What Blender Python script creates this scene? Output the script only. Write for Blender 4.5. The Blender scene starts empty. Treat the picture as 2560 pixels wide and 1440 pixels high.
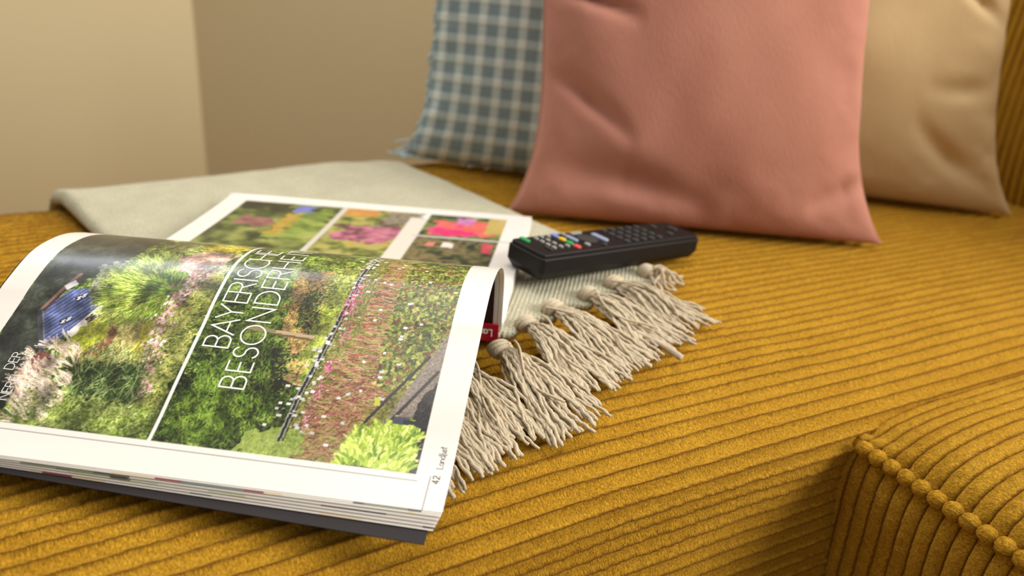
import bpy, math, random
import numpy as np
from mathutils import Matrix, Vector

# ------------------------------------------------------------------ camera, world, lights, exposure
SC = bpy.context.scene
COL = SC.collection
ZS = 0.44                                   # height of the sofa seat above the floor; builders use z = 0 for the seat
F_PX, CAM_H, PITCH, ROLL = 1900.0, 0.231, math.radians(24.4), math.radians(5.0)
cam_data = bpy.data.cameras.new('camera')
cam = bpy.data.objects.new('camera', cam_data)
COL.objects.link(cam)
SC.camera = cam
cam_data.sensor_width = 36.0
cam_data.lens = 36.0 * F_PX / 2560.0
cam_data.clip_start = 0.01
_r0, _u0 = Vector((1, 0, 0)), Vector((0, math.sin(PITCH), math.cos(PITCH)))
_f0 = Vector((0, math.cos(PITCH), -math.sin(PITCH)))
_r = _r0 * math.cos(ROLL) + _u0 * math.sin(ROLL)
_u = -_r0 * math.sin(ROLL) + _u0 * math.cos(ROLL)
_m = Matrix((_r, _u, -_f0)).transposed().to_4x4()
_m.translation = Vector((0, 0, ZS + CAM_H))
cam.matrix_world = _m
cam_data.dof.use_dof = True
cam_data.dof.focus_distance = 0.40
cam_data.dof.aperture_fstop = 5.2

world = bpy.data.worlds.new('room_daylight')
SC.world = world
world.use_nodes = True
world.node_tree.nodes['Background'].inputs[0].default_value = (1.0, 0.93, 0.84, 1)
world.node_tree.nodes['Background'].inputs[1].default_value = 0.26


def area(name, loc, target, sx, sy, power, col):
    d = bpy.data.lights.new(name, 'AREA')
    d.shape = 'RECTANGLE'; d.size = sx; d.size_y = sy; d.energy = power; d.color = col
    o = bpy.data.objects.new(name, d)
    COL.objects.link(o)
    o.location = loc
    o.rotation_euler = (Vector(target) - Vector(loc)).to_track_quat('-Z', 'Y').to_euler()
    return o


area('assumed_key_light', (3.1, -0.25, ZS + 1.75), (0.05, 0.6, ZS), 1.8, 1.5, 135, (1.0, 0.95, 0.87))  # assumed key light, unseen on the right
CORNER = (-0.756, 1.755)                     # where the two visible walls meet; an assumed, unseen window is placed high on the left one
ASSUMED_WIN_C = (CORNER[0] - 0.55 * math.cos(math.radians(29)), CORNER[1] - 0.55 * math.sin(math.radians(29)), ZS + 1.55)
area('assumed_upper_window_light', (ASSUMED_WIN_C[0] + .03, ASSUMED_WIN_C[1] - .05, ASSUMED_WIN_C[2]), (ASSUMED_WIN_C[0] + 1.0, ASSUMED_WIN_C[1] - 1.8, ASSUMED_WIN_C[2] - .9), 0.9, 0.75, 17, (0.86, 0.93, 1.0))  # cool light at the assumed upper window, added for sheen on the page fold
area('overhead_fill', (0.15, 0.75, ZS + 1.9), (0.15, 0.74, ZS), 1.5, 1.5, 24, (1.0, 0.95, 0.88))  # added soft fill from above, in place of ceiling bounce, to round the wales
SC.view_settings.view_transform = 'Standard'
SC.view_settings.look = 'None'
SC.view_settings.gamma = 1.0
SC.view_settings.use_curve_mapping = False
SC.view_settings.exposure = 0.08
SC.cycles.use_denoising = True

# ------------------------------------------------------------------ helpers
RNG = np.random.default_rng(7)
random.seed(7)
YAW = math.radians(29.0)                    # the wales of the corduroy run along this direction
CU, SU = math.cos(YAW), math.sin(YAW)


def lin(r, g, b):
    f = lambda c: c / 12.92 if c <= 0.04045 else ((c + 0.055) / 1.055) ** 2.4
    return (f(r / 255), f(g / 255), f(b / 255), 1.0)


def lin3(c):
    c = np.asarray(c, float) / 255
    return np.where(c <= 0.04045, c / 12.92, ((c + 0.055) / 1.055) ** 2.4)


def uv2w(u, v):
    return u * CU - v * SU, u * SU + v * CU


def vnoise(x, y, seed=0):
    x = np.asarray(x, float); y = np.asarray(y, float)
    xi = np.floor(x).astype(np.int64); yi = np.floor(y).astype(np.int64)
    fx = x - xi; fy = y - yi
    fx = fx * fx * (3 - 2 * fx); fy = fy * fy * (3 - 2 * fy)

    def h(a, b):
        n = (a * 374761393 + b * 668265263 + seed * 974711) & 0xFFFFFFFF
        n = ((n ^ (n >> 13)) * 1274126177) & 0xFFFFFFFF
        n = n ^ (n >> 16)
        return (n & 0xFFFF) / 65535.0
    a, b, c, d = h(xi, yi), h(xi + 1, yi), h(xi, yi + 1), h(xi + 1, yi + 1)
    return (a * (1 - fx) + b * fx) * (1 - fy) + (c * (1 - fx) + d * fx) * fy


def fbm(x, y, seed=0, o=3):
    t, a, s = 0, 0.5, 0
    for i in range(o):
        t = t + a * vnoise(x * 2 ** i, y * 2 ** i, seed + i * 17); s += a; a *= 0.5
    return t / s


def raw_mesh(name, verts, faces, smooth=True):
    """verts (n,3), faces: (m,4) or (m,3) int array or list"""
    me = bpy.data.meshes.new(name)
    verts = np.asarray(verts, np.float32)
    if isinstance(faces, np.ndarray):
        k = faces.shape[1]; m = len(faces)
        me.vertices.add(len(verts)); me.vertices.foreach_set('co', verts.ravel())
        me.loops.add(m * k); me.loops.foreach_set('vertex_index', faces.astype(np.int32).ravel())
        me.polygons.add(m)
        me.polygons.foreach_set('loop_start', np.arange(0, m * k, k, dtype=np.int32))
        me.update(calc_edges=True)
    else:
        me.from_pydata([tuple(map(float, v)) for v in verts], [], [tuple(map(int, f)) for f in faces])
        me.update()
    if smooth:
        me.polygons.foreach_set('use_smooth', np.ones(len(me.polygons), bool))
    return me


def link(name, me, mat, parent=None, loc=(0, 0, 0)):
    o = bpy.data.objects.new(name, me)
    COL.objects.link(o)
    if mat is not None and me is not None and not me.materials:
        me.materials.append(mat)
    o.location = loc
    if parent is not None:
        o.parent = parent
    return o


def empty(name, loc):
    o = bpy.data.objects.new(name, None)
    o.empty_display_size = 0.05
    COL.objects.link(o)
    o.location = loc
    return o


def tag(o, label=None, cat=None, group=None, kind=None):
    if label: o['label'] = label
    if cat: o['category'] = cat
    if group: o['group'] = group
    if kind: o['kind'] = kind
    return o


def grid_faces(nr, nc, flip=False):
    i = np.arange(nr - 1)[:, None] * nc + np.arange(nc - 1)[None, :]
    f = np.stack([i, i + 1, i + nc + 1, i + nc], -1).reshape(-1, 4)
    return f[:, ::-1] if flip else f


def fattr(me, name, arr, kind='FLOAT'):
    a = me.attributes.new(name, kind, 'POINT')
    arr = np.asarray(arr, np.float32)
    if kind == 'FLOAT': a.data.foreach_set('value', arr.ravel())
    elif kind == 'FLOAT_VECTOR': a.data.foreach_set('vector', arr.ravel())
    else: a.data.foreach_set('color', arr.ravel())


class MB:
    def __init__(s): s.v, s.f, s.n = [], [], 0

    def add(s, v, f):
        s.v.append(np.asarray(v, float)); s.f += [tuple(i + s.n for i in q) for q in f]; s.n += len(v)

    def box(s, c, d, R=None):
        c = np.array(c, float); d = np.array(d, float) / 2
        p = np.array([(x, y, z) for x in (-1, 1) for y in (-1, 1) for z in (-1, 1)]) * d
        if R is not None: p = p @ np.array(R).T
        s.add(p + c, [(0, 1, 3, 2), (4, 6, 7, 5), (0, 4, 5, 1), (2, 3, 7, 6), (0, 2, 6, 4), (1, 5, 7, 3)])

    def tube(s, P, r, k=6, caps=True):
        P = np.asarray(P, float); n = len(P)
        r = np.broadcast_to(np.asarray(r, float), (n,))
        T = np.gradient(P, axis=0); T /= np.linalg.norm(T, axis=1)[:, None] + 1e-12
        up = np.array([0, 0, 1.0]); vs = []
        A = np.cross(T, up); l = np.linalg.norm(A, axis=1)
        A[l < 1e-4] = (1, 0, 0); A /= np.linalg.norm(A, axis=1)[:, None]
        B = np.cross(A, T)
        an = np.arange(k) * 2 * math.pi / k
        v = P[:, None, :] + r[:, None, None] * (np.cos(an)[None, :, None] * A[:, None, :] + np.sin(an)[None, :, None] * B[:, None, :])
        f = []
        for i in range(n - 1):
            for j in range(k):
                a, b = i * k + j, i * k + (j + 1) % k
                f.append((a, b, b + k, a + k))
        if caps:
            f.append(tuple(range(k))[::-1]); f.append(tuple((n - 1) * k + j for j in range(k)))
        s.add(v.reshape(-1, 3), f)

    def build(s, name, mat, parent=None, smooth=True, loc=(0, 0, 0)):
        return link(name, raw_mesh(name, np.vstack(s.v), s.f, smooth), mat, parent, loc)


def catmull(K, n):
    K = np.asarray(K, float)
    P = np.vstack([2 * K[0] - K[1], K, 2 * K[-1] - K[-2]]); out = []
    t = np.linspace(0, 1, n, endpoint=False)[:, None]
    for i in range(1, len(P) - 2):
        p0, p1, p2, p3 = P[i - 1:i + 3]
        out.append(.5 * ((2 * p1) + (-p0 + p2) * t + (2 * p0 - 5 * p1 + 4 * p2 - p3) * t * t + (-p0 + 3 * p1 - 3 * p2 + p3) * t ** 3))
    return np.vstack(out + [P[-2:-1]])


def arclen(C):
    return np.r_[0, np.cumsum(np.linalg.norm(np.diff(C, axis=0), axis=1))]


# ------------------------------------------------------------------ materials
def mat_new(name):
    m = bpy.data.materials.new(name); m.use_nodes = True
    nt = m.node_tree
    return m, nt, nt.nodes['Principled BSDF']


def N(nt, t, **kw):
    n = nt.nodes.new(t)
    for k, v in kw.items():
        if k.startswith('i_'): n.inputs[int(k[2:]) if k[2:].isdigit() else k[2:]].default_value = v
        else: setattr(n, k, v)
    return n


def plain(name, col, rough=0.5, spec=0.5, noise=0.0, nscale=40, bump=0.0, bscale=300, sheen=0.0, coords='Object'):
    m, nt, b = mat_new(name)
    b.inputs['Base Color'].default_value = col
    b.inputs['Roughness'].default_value = rough
    b.inputs['Specular IOR Level'].default_value = spec
    b.inputs['Sheen Weight'].default_value = sheen
    tc = N(nt, 'ShaderNodeTexCoord')
    if noise > 0:
        nz = N(nt, 'ShaderNodeTexNoise'); nz.inputs['Scale'].default_value = nscale; nz.inputs['Detail'].default_value = 4
        nt.links.new(tc.outputs[coords], nz.inputs['Vector'])
        mx = N(nt, 'ShaderNodeMix', data_type='RGBA')
        mx.inputs['A'].default_value = tuple(c * (1 - noise) for c in col[:3]) + (1,)
        mx.inputs['B'].default_value = tuple(min(1, c * (1 + noise)) for c in col[:3]) + (1,)
        nt.links.new(nz.outputs['Fac'], mx.inputs['Factor'])
        nt.links.new(mx.outputs['Result'], b.inputs['Base Color'])
    if bump > 0:
        nb = N(nt, 'ShaderNodeTexNoise'); nb.inputs['Scale'].default_value = bscale; nb.inputs['Detail'].default_value = 3
        nt.links.new(tc.outputs[coords], nb.inputs['Vector'])
        bp = N(nt, 'ShaderNodeBump'); bp.inputs['Strength'].default_value = 1.0; bp.inputs['Distance'].default_value = bump
        nt.links.new(nb.outputs['Fac'], bp.inputs['Height'])
        nt.links.new(bp.outputs['Normal'], b.inputs['Normal'])
    return m


def corduroy_mat():
    m, nt, b = mat_new('mustard_corduroy')
    fab = N(nt, 'ShaderNodeAttribute', attribute_name='fab')
    gr = N(nt, 'ShaderNodeAttribute', attribute_name='groove')
    mp = N(nt, 'ShaderNodeMapping'); mp.inputs['Scale'].default_value = (980, 640, 1)
    nt.links.new(fab.outputs['Vector'], mp.inputs['Vector'])
    n1 = N(nt, 'ShaderNodeTexNoise'); n1.inputs['Scale'].default_value = 1.0; n1.inputs['Detail'].default_value = 3; n1.inputs['Roughness'].default_value = 0.62; n1.inputs['Distortion'].default_value = 0.7
    nt.links.new(mp.outputs['Vector'], n1.inputs['Vector'])
    mp2 = N(nt, 'ShaderNodeMapping'); mp2.inputs['Scale'].default_value = (28, 60, 1)
    nt.links.new(fab.outputs['Vector'], mp2.inputs['Vector'])
    n2 = N(nt, 'ShaderNodeTexNoise'); n2.inputs['Scale'].default_value = 1.0; n2.inputs['Detail'].default_value = 3
    nt.links.new(mp2.outputs['Vector'], n2.inputs['Vector'])
    # pile colour: two close tones of the same dye, a redder woven ground in the furrows, darkened to paint in their shade
    c1 = N(nt, 'ShaderNodeMix', data_type='RGBA')
    c1.inputs['A'].default_value = lin(174, 124, 22); c1.inputs['B'].default_value = lin(218, 168, 50)
    nt.links.new(n2.outputs['Fac'], c1.inputs['Factor'])
    c2 = N(nt, 'ShaderNodeMix', data_type='RGBA', blend_type='MULTIPLY')
    ramp = N(nt, 'ShaderNodeMapRange'); ramp.inputs['From Min'].default_value = 0.3; ramp.inputs['From Max'].default_value = 0.62
    ramp.inputs['To Min'].default_value = 0.44; ramp.inputs['To Max'].default_value = 1.12
    nt.links.new(n1.outputs['Fac'], ramp.inputs['Value'])
    c2.inputs['Factor'].default_value = 1.0
    nt.links.new(c1.outputs['Result'], c2.inputs['A']); nt.links.new(ramp.outputs['Result'], c2.inputs['B'])
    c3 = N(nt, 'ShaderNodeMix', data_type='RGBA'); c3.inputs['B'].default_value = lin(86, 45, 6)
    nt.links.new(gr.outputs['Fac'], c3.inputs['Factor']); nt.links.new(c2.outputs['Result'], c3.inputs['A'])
    nt.links.new(c3.outputs['Result'], b.inputs['Base Color'])
    b.inputs['Roughness'].default_value = 0.85
    b.inputs['Specular IOR Level'].default_value = 0.15
    b.inputs['Sheen Weight'].default_value = 0.45; b.inputs['Sheen Roughness'].default_value = 0.5
    b.inputs['Sheen Tint'].default_value = lin(255, 196, 80)
    bp = N(nt, 'ShaderNodeBump'); bp.inputs['Strength'].default_value = 1.0; bp.inputs['Distance'].default_value = 0.0015
    nt.links.new(n1.outputs['Fac'], bp.inputs['Height']); nt.links.new(bp.outputs['Normal'], b.inputs['Normal'])
    return m


def print_mat(name, rough=0.3, attr='print', coat=0.0):
    m, nt, b = mat_new(name)
    a = N(nt, 'ShaderNodeAttribute', attribute_name=attr)
    nt.links.new(a.outputs['Color'], b.inputs['Base Color'])
    b.inputs['Roughness'].default_value = rough
    b.inputs['Specular IOR Level'].default_value = 0.5
    b.inputs['Coat Weight'].default_value = coat
    b.inputs['Coat Roughness'].default_value = 0.18
    return m


M_CORD = corduroy_mat()
PAPER = (243, 237, 231)
M_PAPER = plain('paper_white', lin(*PAPER), 0.45, 0.4, noise=0.015, nscale=60)
M_PRINT = print_mat('glossy_print', 0.33, coat=0.35)
M_INK_WHITE = plain('white_ink', lin(250, 248, 242), 0.35, 0.5, noise=0.01)
M_INK_DARK = plain('dark_ink', lin(60, 58, 60), 0.5, 0.4, noise=0.02)
M_COVER = plain('cover_charcoal', lin(50, 46, 47), 0.6, 0.25, noise=0.06, nscale=30)
M_COVER_OUT = plain('cover_brown_print', lin(44, 24, 18), 0.45, 0.4, noise=0.25, nscale=60)
M_SPINE = plain('spine_red', lin(178, 16, 44), 0.35, 0.5, noise=0.05)
M_WALL = plain('wall_plaster', lin(216, 201, 162), 0.9, 0.2, noise=0.02, nscale=3, bump=0.0006, bscale=180)
M_FLOOR = plain('floor_oak', lin(150, 112, 74), 0.5, 0.4, noise=0.15, nscale=8)

# ------------------------------------------------------------------ the room
def slab(name, p0, p1, z0, z1, thick, mat):
    p0 = np.array(p0, float); p1 = np.array(p1, float); d = (p1 - p0) / np.linalg.norm(p1 - p0); n = np.array([-d[1], d[0]]) * thick
    q = [p0, p1, p1 + n, p0 + n]
    v = [(x, y, z) for z in (z0, z1) for x, y in q]
    me = raw_mesh(name, v, [(0, 1, 2, 3), (7, 6, 5, 4), (0, 4, 5, 1), (1, 5, 6, 2), (2, 6, 7, 3), (3, 7, 4, 0)], smooth=False)
    return tag(link(name, me, mat), kind='structure')


CORNER = np.array(CORNER)
left_dir = np.array([-CU, -SU])
ang_r = math.radians(-20)
right_dir = np.array([math.cos(ang_r), math.sin(ang_r)])
slab('wall_left', CORNER + left_dir * 2.4, CORNER, 0, 2.5, 0.1, M_WALL)
slab('wall_right', CORNER, CORNER + right_dir * 2.6, 0, 2.5, 0.1, M_WALL)
mb = MB()                                   # frame of the assumed high window on the left wall, added round its light
_R = np.array([[CU, -SU, 0], [SU, CU, 0], [0, 0, 1]])
_wc = np.array(ASSUMED_WIN_C) + np.array([SU, -CU, 0]) * .015
for dx, dz, sx, sz in ((0, .41, 1.02, .06), (0, -.41, 1.02, .06), (-.48, 0, .06, .76), (.48, 0, .06, .76)):
    mb.box(_wc + _R @ np.array([dx, 0, dz]), (sx, .03, sz), _R)
tag(mb.build('assumed_window_1', plain('assumed_frame_white', lin(236, 232, 224), .5, noise=.02), smooth=False), kind='structure')
me = raw_mesh('floor', [(-4, -3, -.02), (4, -3, -.02), (4, 4, -.02), (-4, 4, -.02), (-4, -3, 0), (4, -3, 0), (4, 4, 0), (-4, 4, 0)],
              [(3, 2, 1, 0), (4, 5, 6, 7), (0, 1, 5, 4), (1, 2, 6, 5), (2, 3, 7, 6), (3, 0, 4, 7)], smooth=False)
tag(link('floor', me, M_FLOOR), kind='structure')

# ------------------------------------------------------------------ sofa
PITCHR = 0.0096                              # distance from one wale to the next


def wale(s, amp=0.0042):
    """height and furrow mask of the corduroy at distance s across the wales"""
    ph = (s / PITCHR) % 1.0
    d = np.abs(ph - 0.5) * 2                  # 0 on the crest, 1 in the furrow
    h = np.sqrt(np.clip(1 - (d * 0.995) ** 2.3, 0, 1))
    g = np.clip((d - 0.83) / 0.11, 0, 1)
    return amp * h, g


def corduroy_sheet(name, prof, along, frame, per_rib, parent, fine_lim=None, s0=0.0, amp=0.0042):
    """prof: profile curve (n,2) swept along 'along' values; frame(a, p, z) -> world"""
    C = catmull(prof, 30); sl = arclen(C)
    # rows: evenly per wale
    sg = [0.0]
    while sg[-1] < sl[-1]:
        q = np.interp(sg[-1], sl, C[:, 0]); zq = np.interp(sg[-1], sl, C[:, 1])
        sg.append(sg[-1] + PITCHR / (per_rib if q < .62 and zq > -.17 else (6 if zq > -.06 else 4)))
    sg = np.array(sg)
    p = np.interp(sg, sl, C[:, 0]); z = np.interp(sg, sl, C[:, 1])
    tp = np.gradient(p, sg); tz = np.gradient(z, sg)
    l = np.hypot(tp, tz); tp /= l; tz /= l
    npx, nz = -tz, tp
    A, Sg = np.meshgrid(along, sg)
    warp = (fbm(A * 9, Sg * 30, 3, 2) - .5) * 0.0018 + (vnoise(A * 60, Sg * 160, 5) - .5) * 0.0003 + (vnoise(A * 420, Sg * 200, 8) - .5) * 0.0005
    h, g = wale(Sg + s0 + warp, amp)
    pile = (vnoise(A * 520, Sg * 330, 11) - .5) * 0.0008 + (vnoise(A * 900, Sg * 560, 12) - .5) * 0.0005
    soft = (fbm(A * 7, Sg * 8, 21, 2) - .5) * 0.004
    hh = h + pile * (1 - g) + soft
    P = p[:, None] + npx[:, None] * hh; Z = z[:, None] + nz[:, None] * hh
    X, Y, Zw = frame(A, P, Z)
    me = raw_mesh(name, np.stack([X, Y, Zw], -1).reshape(-1, 3), grid_faces(len(sg), len(along)))
    fattr(me, 'groove', g)
    fattr(me, 'fab', np.stack([A, Sg, np.zeros_like(A)], -1).reshape(-1, 3), 'FLOAT_VECTOR')
    return link(name, me, M_CORD, parent)


sofa = tag(empty('corner_sofa', (0, 0, ZS)), 'mustard yellow wide-wale corduroy corner sofa under the magazine and pillows', 'sofa')
seat_prof = [(.825, -.42), (.823, -.25), (.817, -.10), (.804, -.035), (.78, -.010), (.745, -.001), (.70, .001), (.55, .001), (.42, .001), (.34, 0), (.30, -.001),
             (.275, -.0035), (.256, -.008), (.241, -.0140), (.2340, -.0215), (.2312, -.0300), (.2318, -.0400), (.2325, -.0500), (.2322, -.062), (.2302, -.086), (.2259, -.126), (.222, -.20), (.224, -.30), (.232, -.42)]
along = np.r_[np.linspace(-.60, -.16, 60, endpoint=False), np.arange(-.16, .56, .0014), np.linspace(.56, .97, 125)]
def sink(u):
    """the seat is softer and lower towards its left end"""
    return -.058 * np.clip(.21 - np.asarray(u, float), 0, .45)


def fr_main(a, p, z):
    p = p + .035 * np.clip((a - .22) / .15, 0, 1) * np.clip((p - .6) / .14, 0, 1)     # the far edge bows outwards under the pillows
    return (a * CU - p * SU, a * SU + p * CU, z + sink(a) * np.clip((z + .30) / .2, 0, 1))


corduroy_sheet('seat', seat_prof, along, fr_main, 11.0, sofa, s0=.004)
# the end panel closing the far end of the seat
C = catmull(seat_prof, 6)
ev = [];
for p, z in C: ev.append((*uv2w(-.60, p), z + float(sink(-.60)) * min(1, max(0, (z + .30) / .2))))
ev.append((*uv2w(-.60, .55), -.42))
me = raw_mesh('end_panel', ev, [(len(C), i, i + 1) for i in range(len(C) - 1)], smooth=False)
fattr(me, 'groove', np.zeros(len(ev))); fattr(me, 'fab', np.array([(v[1], v[2], 0) for v in ev]), 'FLOAT_VECTOR')
link('end_panel', me, M_CORD, sofa)
# neighbouring section in the lower right corner, wales turning over its piped edge
sec_prof = [(.392, -.42), (.386, -.30), (.3815, -.16), (.378, -.093), (.3742, -.064), (.3735, -.047), (.3752, -.036), (.3790, -.0275), (.3845, -.0175),
            (.3973, -.0105), (.4174, -.0065), (.4575, -.0040), (.56, -.003), (.70, -.003), (.95, -.003)]
def fr_sec(a, p, z): return (p * CU - a * SU, p * SU + a * CU, z)
C = catmull(sec_prof, 30); sl = arclen(C)
along2 = np.r_[np.arange(-0.42, 0.06, PITCHR / 5), np.arange(0.06, 0.243, PITCHR / 11)]


def side_section():
    sg = np.r_[np.linspace(0, .24, 60, endpoint=False), np.arange(.24, .56, .0017), np.linspace(.56, sl[-1], 60)]
    p = np.interp(sg, sl, C[:, 0]); z = np.interp(sg, sl, C[:, 1])
    tp = np.gradient(p, sg); tz = np.gradient(z, sg); l = np.hypot(tp, tz); tp /= l; tz /= l
    Sg, A = np.meshgrid(sg, along2, indexing='ij')
    # the wales bend a little where the cover is stretched round the corner
    warp = (fbm(Sg * 30, A * 9, 33, 2) - .5) * 0.0014 + (vnoise(Sg * 420, A * 200, 8) - .5) * 0.0005
    h, g = wale(A + warp, .0032)
    pile = (vnoise(Sg * 520, A * 330, 41) - .5) * 0.0008 + (vnoise(Sg * 900, A * 560, 42) - .5) * 0.0005
    hh = h + pile * (1 - g)
    P = p[:, None] - tz[:, None] * hh; Z = z[:, None] + tp[:, None] * hh
    Z = Z - .016 * np.clip((A - .185) / .055, 0, 1) ** 1.5 * np.clip((P - .376) / .012, 0, 1)   # tucked under the front edge of the seat
    X, Y, Zw = fr_sec(A, P, Z)
    me = raw_mesh('side_section', np.stack([X, Y, Zw], -1).reshape(-1, 3), grid_faces(len(sg), len(along2), True))
    fattr(me, 'groove', g); fattr(me, 'fab', np.stack([Sg, A, np.zeros_like(A)], -1).reshape(-1, 3), 'FLOAT_VECTOR')
    return link('side_section', me, M_CORD, sofa)


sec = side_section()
ev = [(*fr_sec(-.42, p, z)[:2], z) for p, z in C[::5]] + [(*fr_sec(-.42, .95, -.42)[:2], -.42)]
me = raw_mesh('section_end_panel', ev, [tuple(range(len(ev)))], smooth=False)
fattr(me, 'groove', np.zeros(len(ev))); fattr(me, 'fab', np.array([(v[0], v[2], 0) for v in ev]), 'FLOAT_VECTOR')
link('section_end_panel', me, M_CORD, sofa)


def bead_mesh():
    nu, nv = 20, 14
    th = np.linspace(0, 2 * math.pi, nu, endpoint=False); ph = np.linspace(0.02, math.pi - .02, nv)
    TH, PH = np.meshgrid(th, ph)
    d = 1 + 0.10 * (vnoise(TH * 3, PH * 4, 3) - .5) + .12 * (vnoise(TH * 6, PH * 7, 4) - .5)
    x = np.sin(PH) * np.cos(TH) * d * .0046; z = np.sin(PH) * np.sin(TH) * d * .0046; y = np.cos(PH) * .0052 * d
    v = np.stack([x, y, z], -1).reshape(-1, 3); f = []
    for i in range(nv - 1):
        for j in range(nu):
            a, b = i * nu + j, i * nu + (j + 1) % nu
            f.append((a, b, b + nu, a + nu))
    f.append(tuple(range(nu))[::-1]); f.append(tuple((nv - 1) * nu + j for j in range(nu)))
    me = raw_mesh('piping_bead', v, f)
    fattr(me, 'groove', np.zeros(len(v))); fattr(me, 'fab', np.stack([TH * .0036, PH * .004, 0 * TH], -1).reshape(-1, 3), 'FLOAT_VECTOR')
    me.materials.append(M_CORD)
    return me


BM = bead_mesh()
v0 = 0.2265
i = 0
while v0 - i * PITCHR > -.42:
    vv = v0 - i * PITCHR
    x, y = uv2w(.3738, vv)
    o = link('piping_bead', BM, None, sec, (x, y, -.0258))
    o.rotation_euler = (random.uniform(-.15, .15), random.uniform(0, 6), YAW + random.uniform(-.12, .12))
    s_ = random.uniform(1.05, 1.18); o.scale = (s_, 1.02, s_)
    i += 1

# backrest cushion at the right edge of the picture
def backrest():
    nu, nv = 90, 150
    a = np.linspace(0, 1, nu); out = []
    # profile in (u, z): front face bulges, rounded top
    prof = catmull([(.985, -.06), (.945, -.03), (.925, .03), (.918, .12), (.922, .22), (.935, .30), (.965, .345), (1.00, .358), (1.045, .345), (1.07, .28), (1.075, .10), (1.075, -.40)], 6)
    s = arclen(prof)
    along3 = np.arange(.0, .72, PITCHR / 6)
    P, A = np.meshgrid(np.arange(len(prof)), along3, indexing='ij')
    p = prof[:, 0][P]; z = prof[:, 1][P]
    h, g = wale(A + (fbm(A * 8, s[P] * 12, 5, 2) - .5) * .002)
    e = np.clip(np.minimum(A - 0, .72 - A) / .05, 0, 1); rnd = np.sqrt(np.clip(1 - (1 - e) ** 2, 0, 1))
    pc = 1.0; p = pc + (p - pc) * (.55 + .45 * rnd)
    p = p - h * np.where(p < 1.0, 1, -1)
    X, Y = uv2w(p, A + .10)
    me = raw_mesh('backrest', np.stack([X, Y, z], -1).reshape(-1, 3), grid_faces(len(prof), len(along3), False))
    fattr(me, 'groove', g); fattr(me, 'fab', np.stack([s[P], A, 0 * A], -1).reshape(-1, 3), 'FLOAT_VECTOR')
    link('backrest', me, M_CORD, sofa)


backrest()


def seat_z(v, u):
    return sink(u) + np.interp(v, [.225, .228, .2305, .240, .256, .275, .30, .34, .745, .78, .804, .817, .825], [-.06, -.0275, -.0205, -.0135, -.008, -.0035, -.001, 0, 0, -.010, -.035, -.10, -.42]) + .0040


# ------------------------------------------------------------------ blanket with tassels
def knit_mat():
    m, nt, b = mat_new('knitted_wool')
    tc = N(nt, 'ShaderNodeTexCoord')
    mp = N(nt, 'ShaderNodeMapping'); mp.inputs['Rotation'].default_value = (0, 0, math.radians(8))
    nt.links.new(tc.outputs['Object'], mp.inputs['Vector'])
    w1 = N(nt, 'ShaderNodeTexWave', wave_type='BANDS', bands_direction='X'); w1.inputs['Scale'].default_value = 105; w1.inputs['Distortion'].default_value = 1.6; w1.inputs['Detail'].default_value = 1; w1.inputs['Detail Scale'].default_value = 6
    w2 = N(nt, 'ShaderNodeTexWave', wave_type='BANDS', bands_direction='Y'); w2.inputs['Scale'].default_value = 85; w2.inputs['Distortion'].default_value = 3.0; w2.inputs['Detail'].default_value = 1; w2.inputs['Detail Scale'].default_value = 8
    nz = N(nt, 'ShaderNodeTexNoise'); nz.inputs['Scale'].default_value = 900; nz.inputs['Detail'].default_value = 2
    n3 = N(nt, 'ShaderNodeTexNoise'); n3.inputs['Scale'].default_value = 45; n3.inputs['Detail'].default_value = 4
    for n in (w1, w2, nz, n3): nt.links.new(mp.outputs['Vector'], n.inputs['Vector'])
    mul = N(nt, 'ShaderNodeMath', operation='MULTIPLY'); nt.links.new(w1.outputs['Fac'], mul.inputs[0]); nt.links.new(w2.outputs['Fac'], mul.inputs[1])
    add = N(nt, 'ShaderNodeMath', operation='MULTIPLY_ADD'); nt.links.new(w1.outputs['Fac'], add.inputs[0]); add.inputs[1].default_value = .2; nt.links.new(mul.outputs[0], add.inputs[2])
    add2 = N(nt, 'ShaderNodeMath', operation='MULTIPLY_ADD'); nt.links.new(nz.outputs['Fac'], add2.inputs[0]); add2.inputs[1].default_value = .25; nt.links.new(add.outputs[0], add2.inputs[2])
    mx = N(nt, 'ShaderNodeMix', data_type='RGBA'); mx.inputs['A'].default_value = lin(160, 157, 128); mx.inputs['B'].default_value = lin(226, 221, 194)
    rm = N(nt, 'ShaderNodeMapRange'); rm.inputs['From Max'].default_value = 1.25
    nt.links.new(add2.outputs[0], rm.inputs['Value'])
    av = N(nt, 'ShaderNodeMath', operation='MULTIPLY_ADD'); nt.links.new(n3.outputs['Fac'], av.inputs[0]); av.inputs[1].default_value = .5; nt.links.new(rm.outputs['Result'], av.inputs[2])
    nt.links.new(av.outputs[0], mx.inputs['Factor']); nt.links.new(mx.outputs['Result'], b.inputs['Base Color'])
    b.inputs['Roughness'].default_value = .9; b.inputs['Specular IOR Level'].default_value = .1; b.inputs['Sheen Weight'].default_value = .15
    bp = N(nt, 'ShaderNodeBump'); bp.inputs['Strength'].default_value = 1.0; bp.inputs['Distance'].default_value = .0012
    nt.links.new(add2.outputs[0], bp.inputs['Height']); nt.links.new(bp.outputs['Normal'], b.inputs['Normal'])
    return m


M_KNIT = knit_mat()
M_YARN = plain('cotton_yarn', lin(208, 193, 166), .9, .1, noise=.14, nscale=120, bump=.0006, bscale=1500, sheen=.15)
DD = np.array([.70, -.714]); DN = np.array([.714, .70])       # along the blanket, across it
def dn2w(d, n):
    return d * .70 + n * .714, d * -.714 + n * .70
blanket = tag(empty('throw_blanket', (0, 0, ZS)), 'pale sage green knitted throw with cream tassels lying beneath the magazine', 'blanket')


def w2v(x, y): return -x * SU + y * CU


def seat_xy(x, y): return seat_z(w2v(x, y), x * CU + y * SU)


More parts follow.
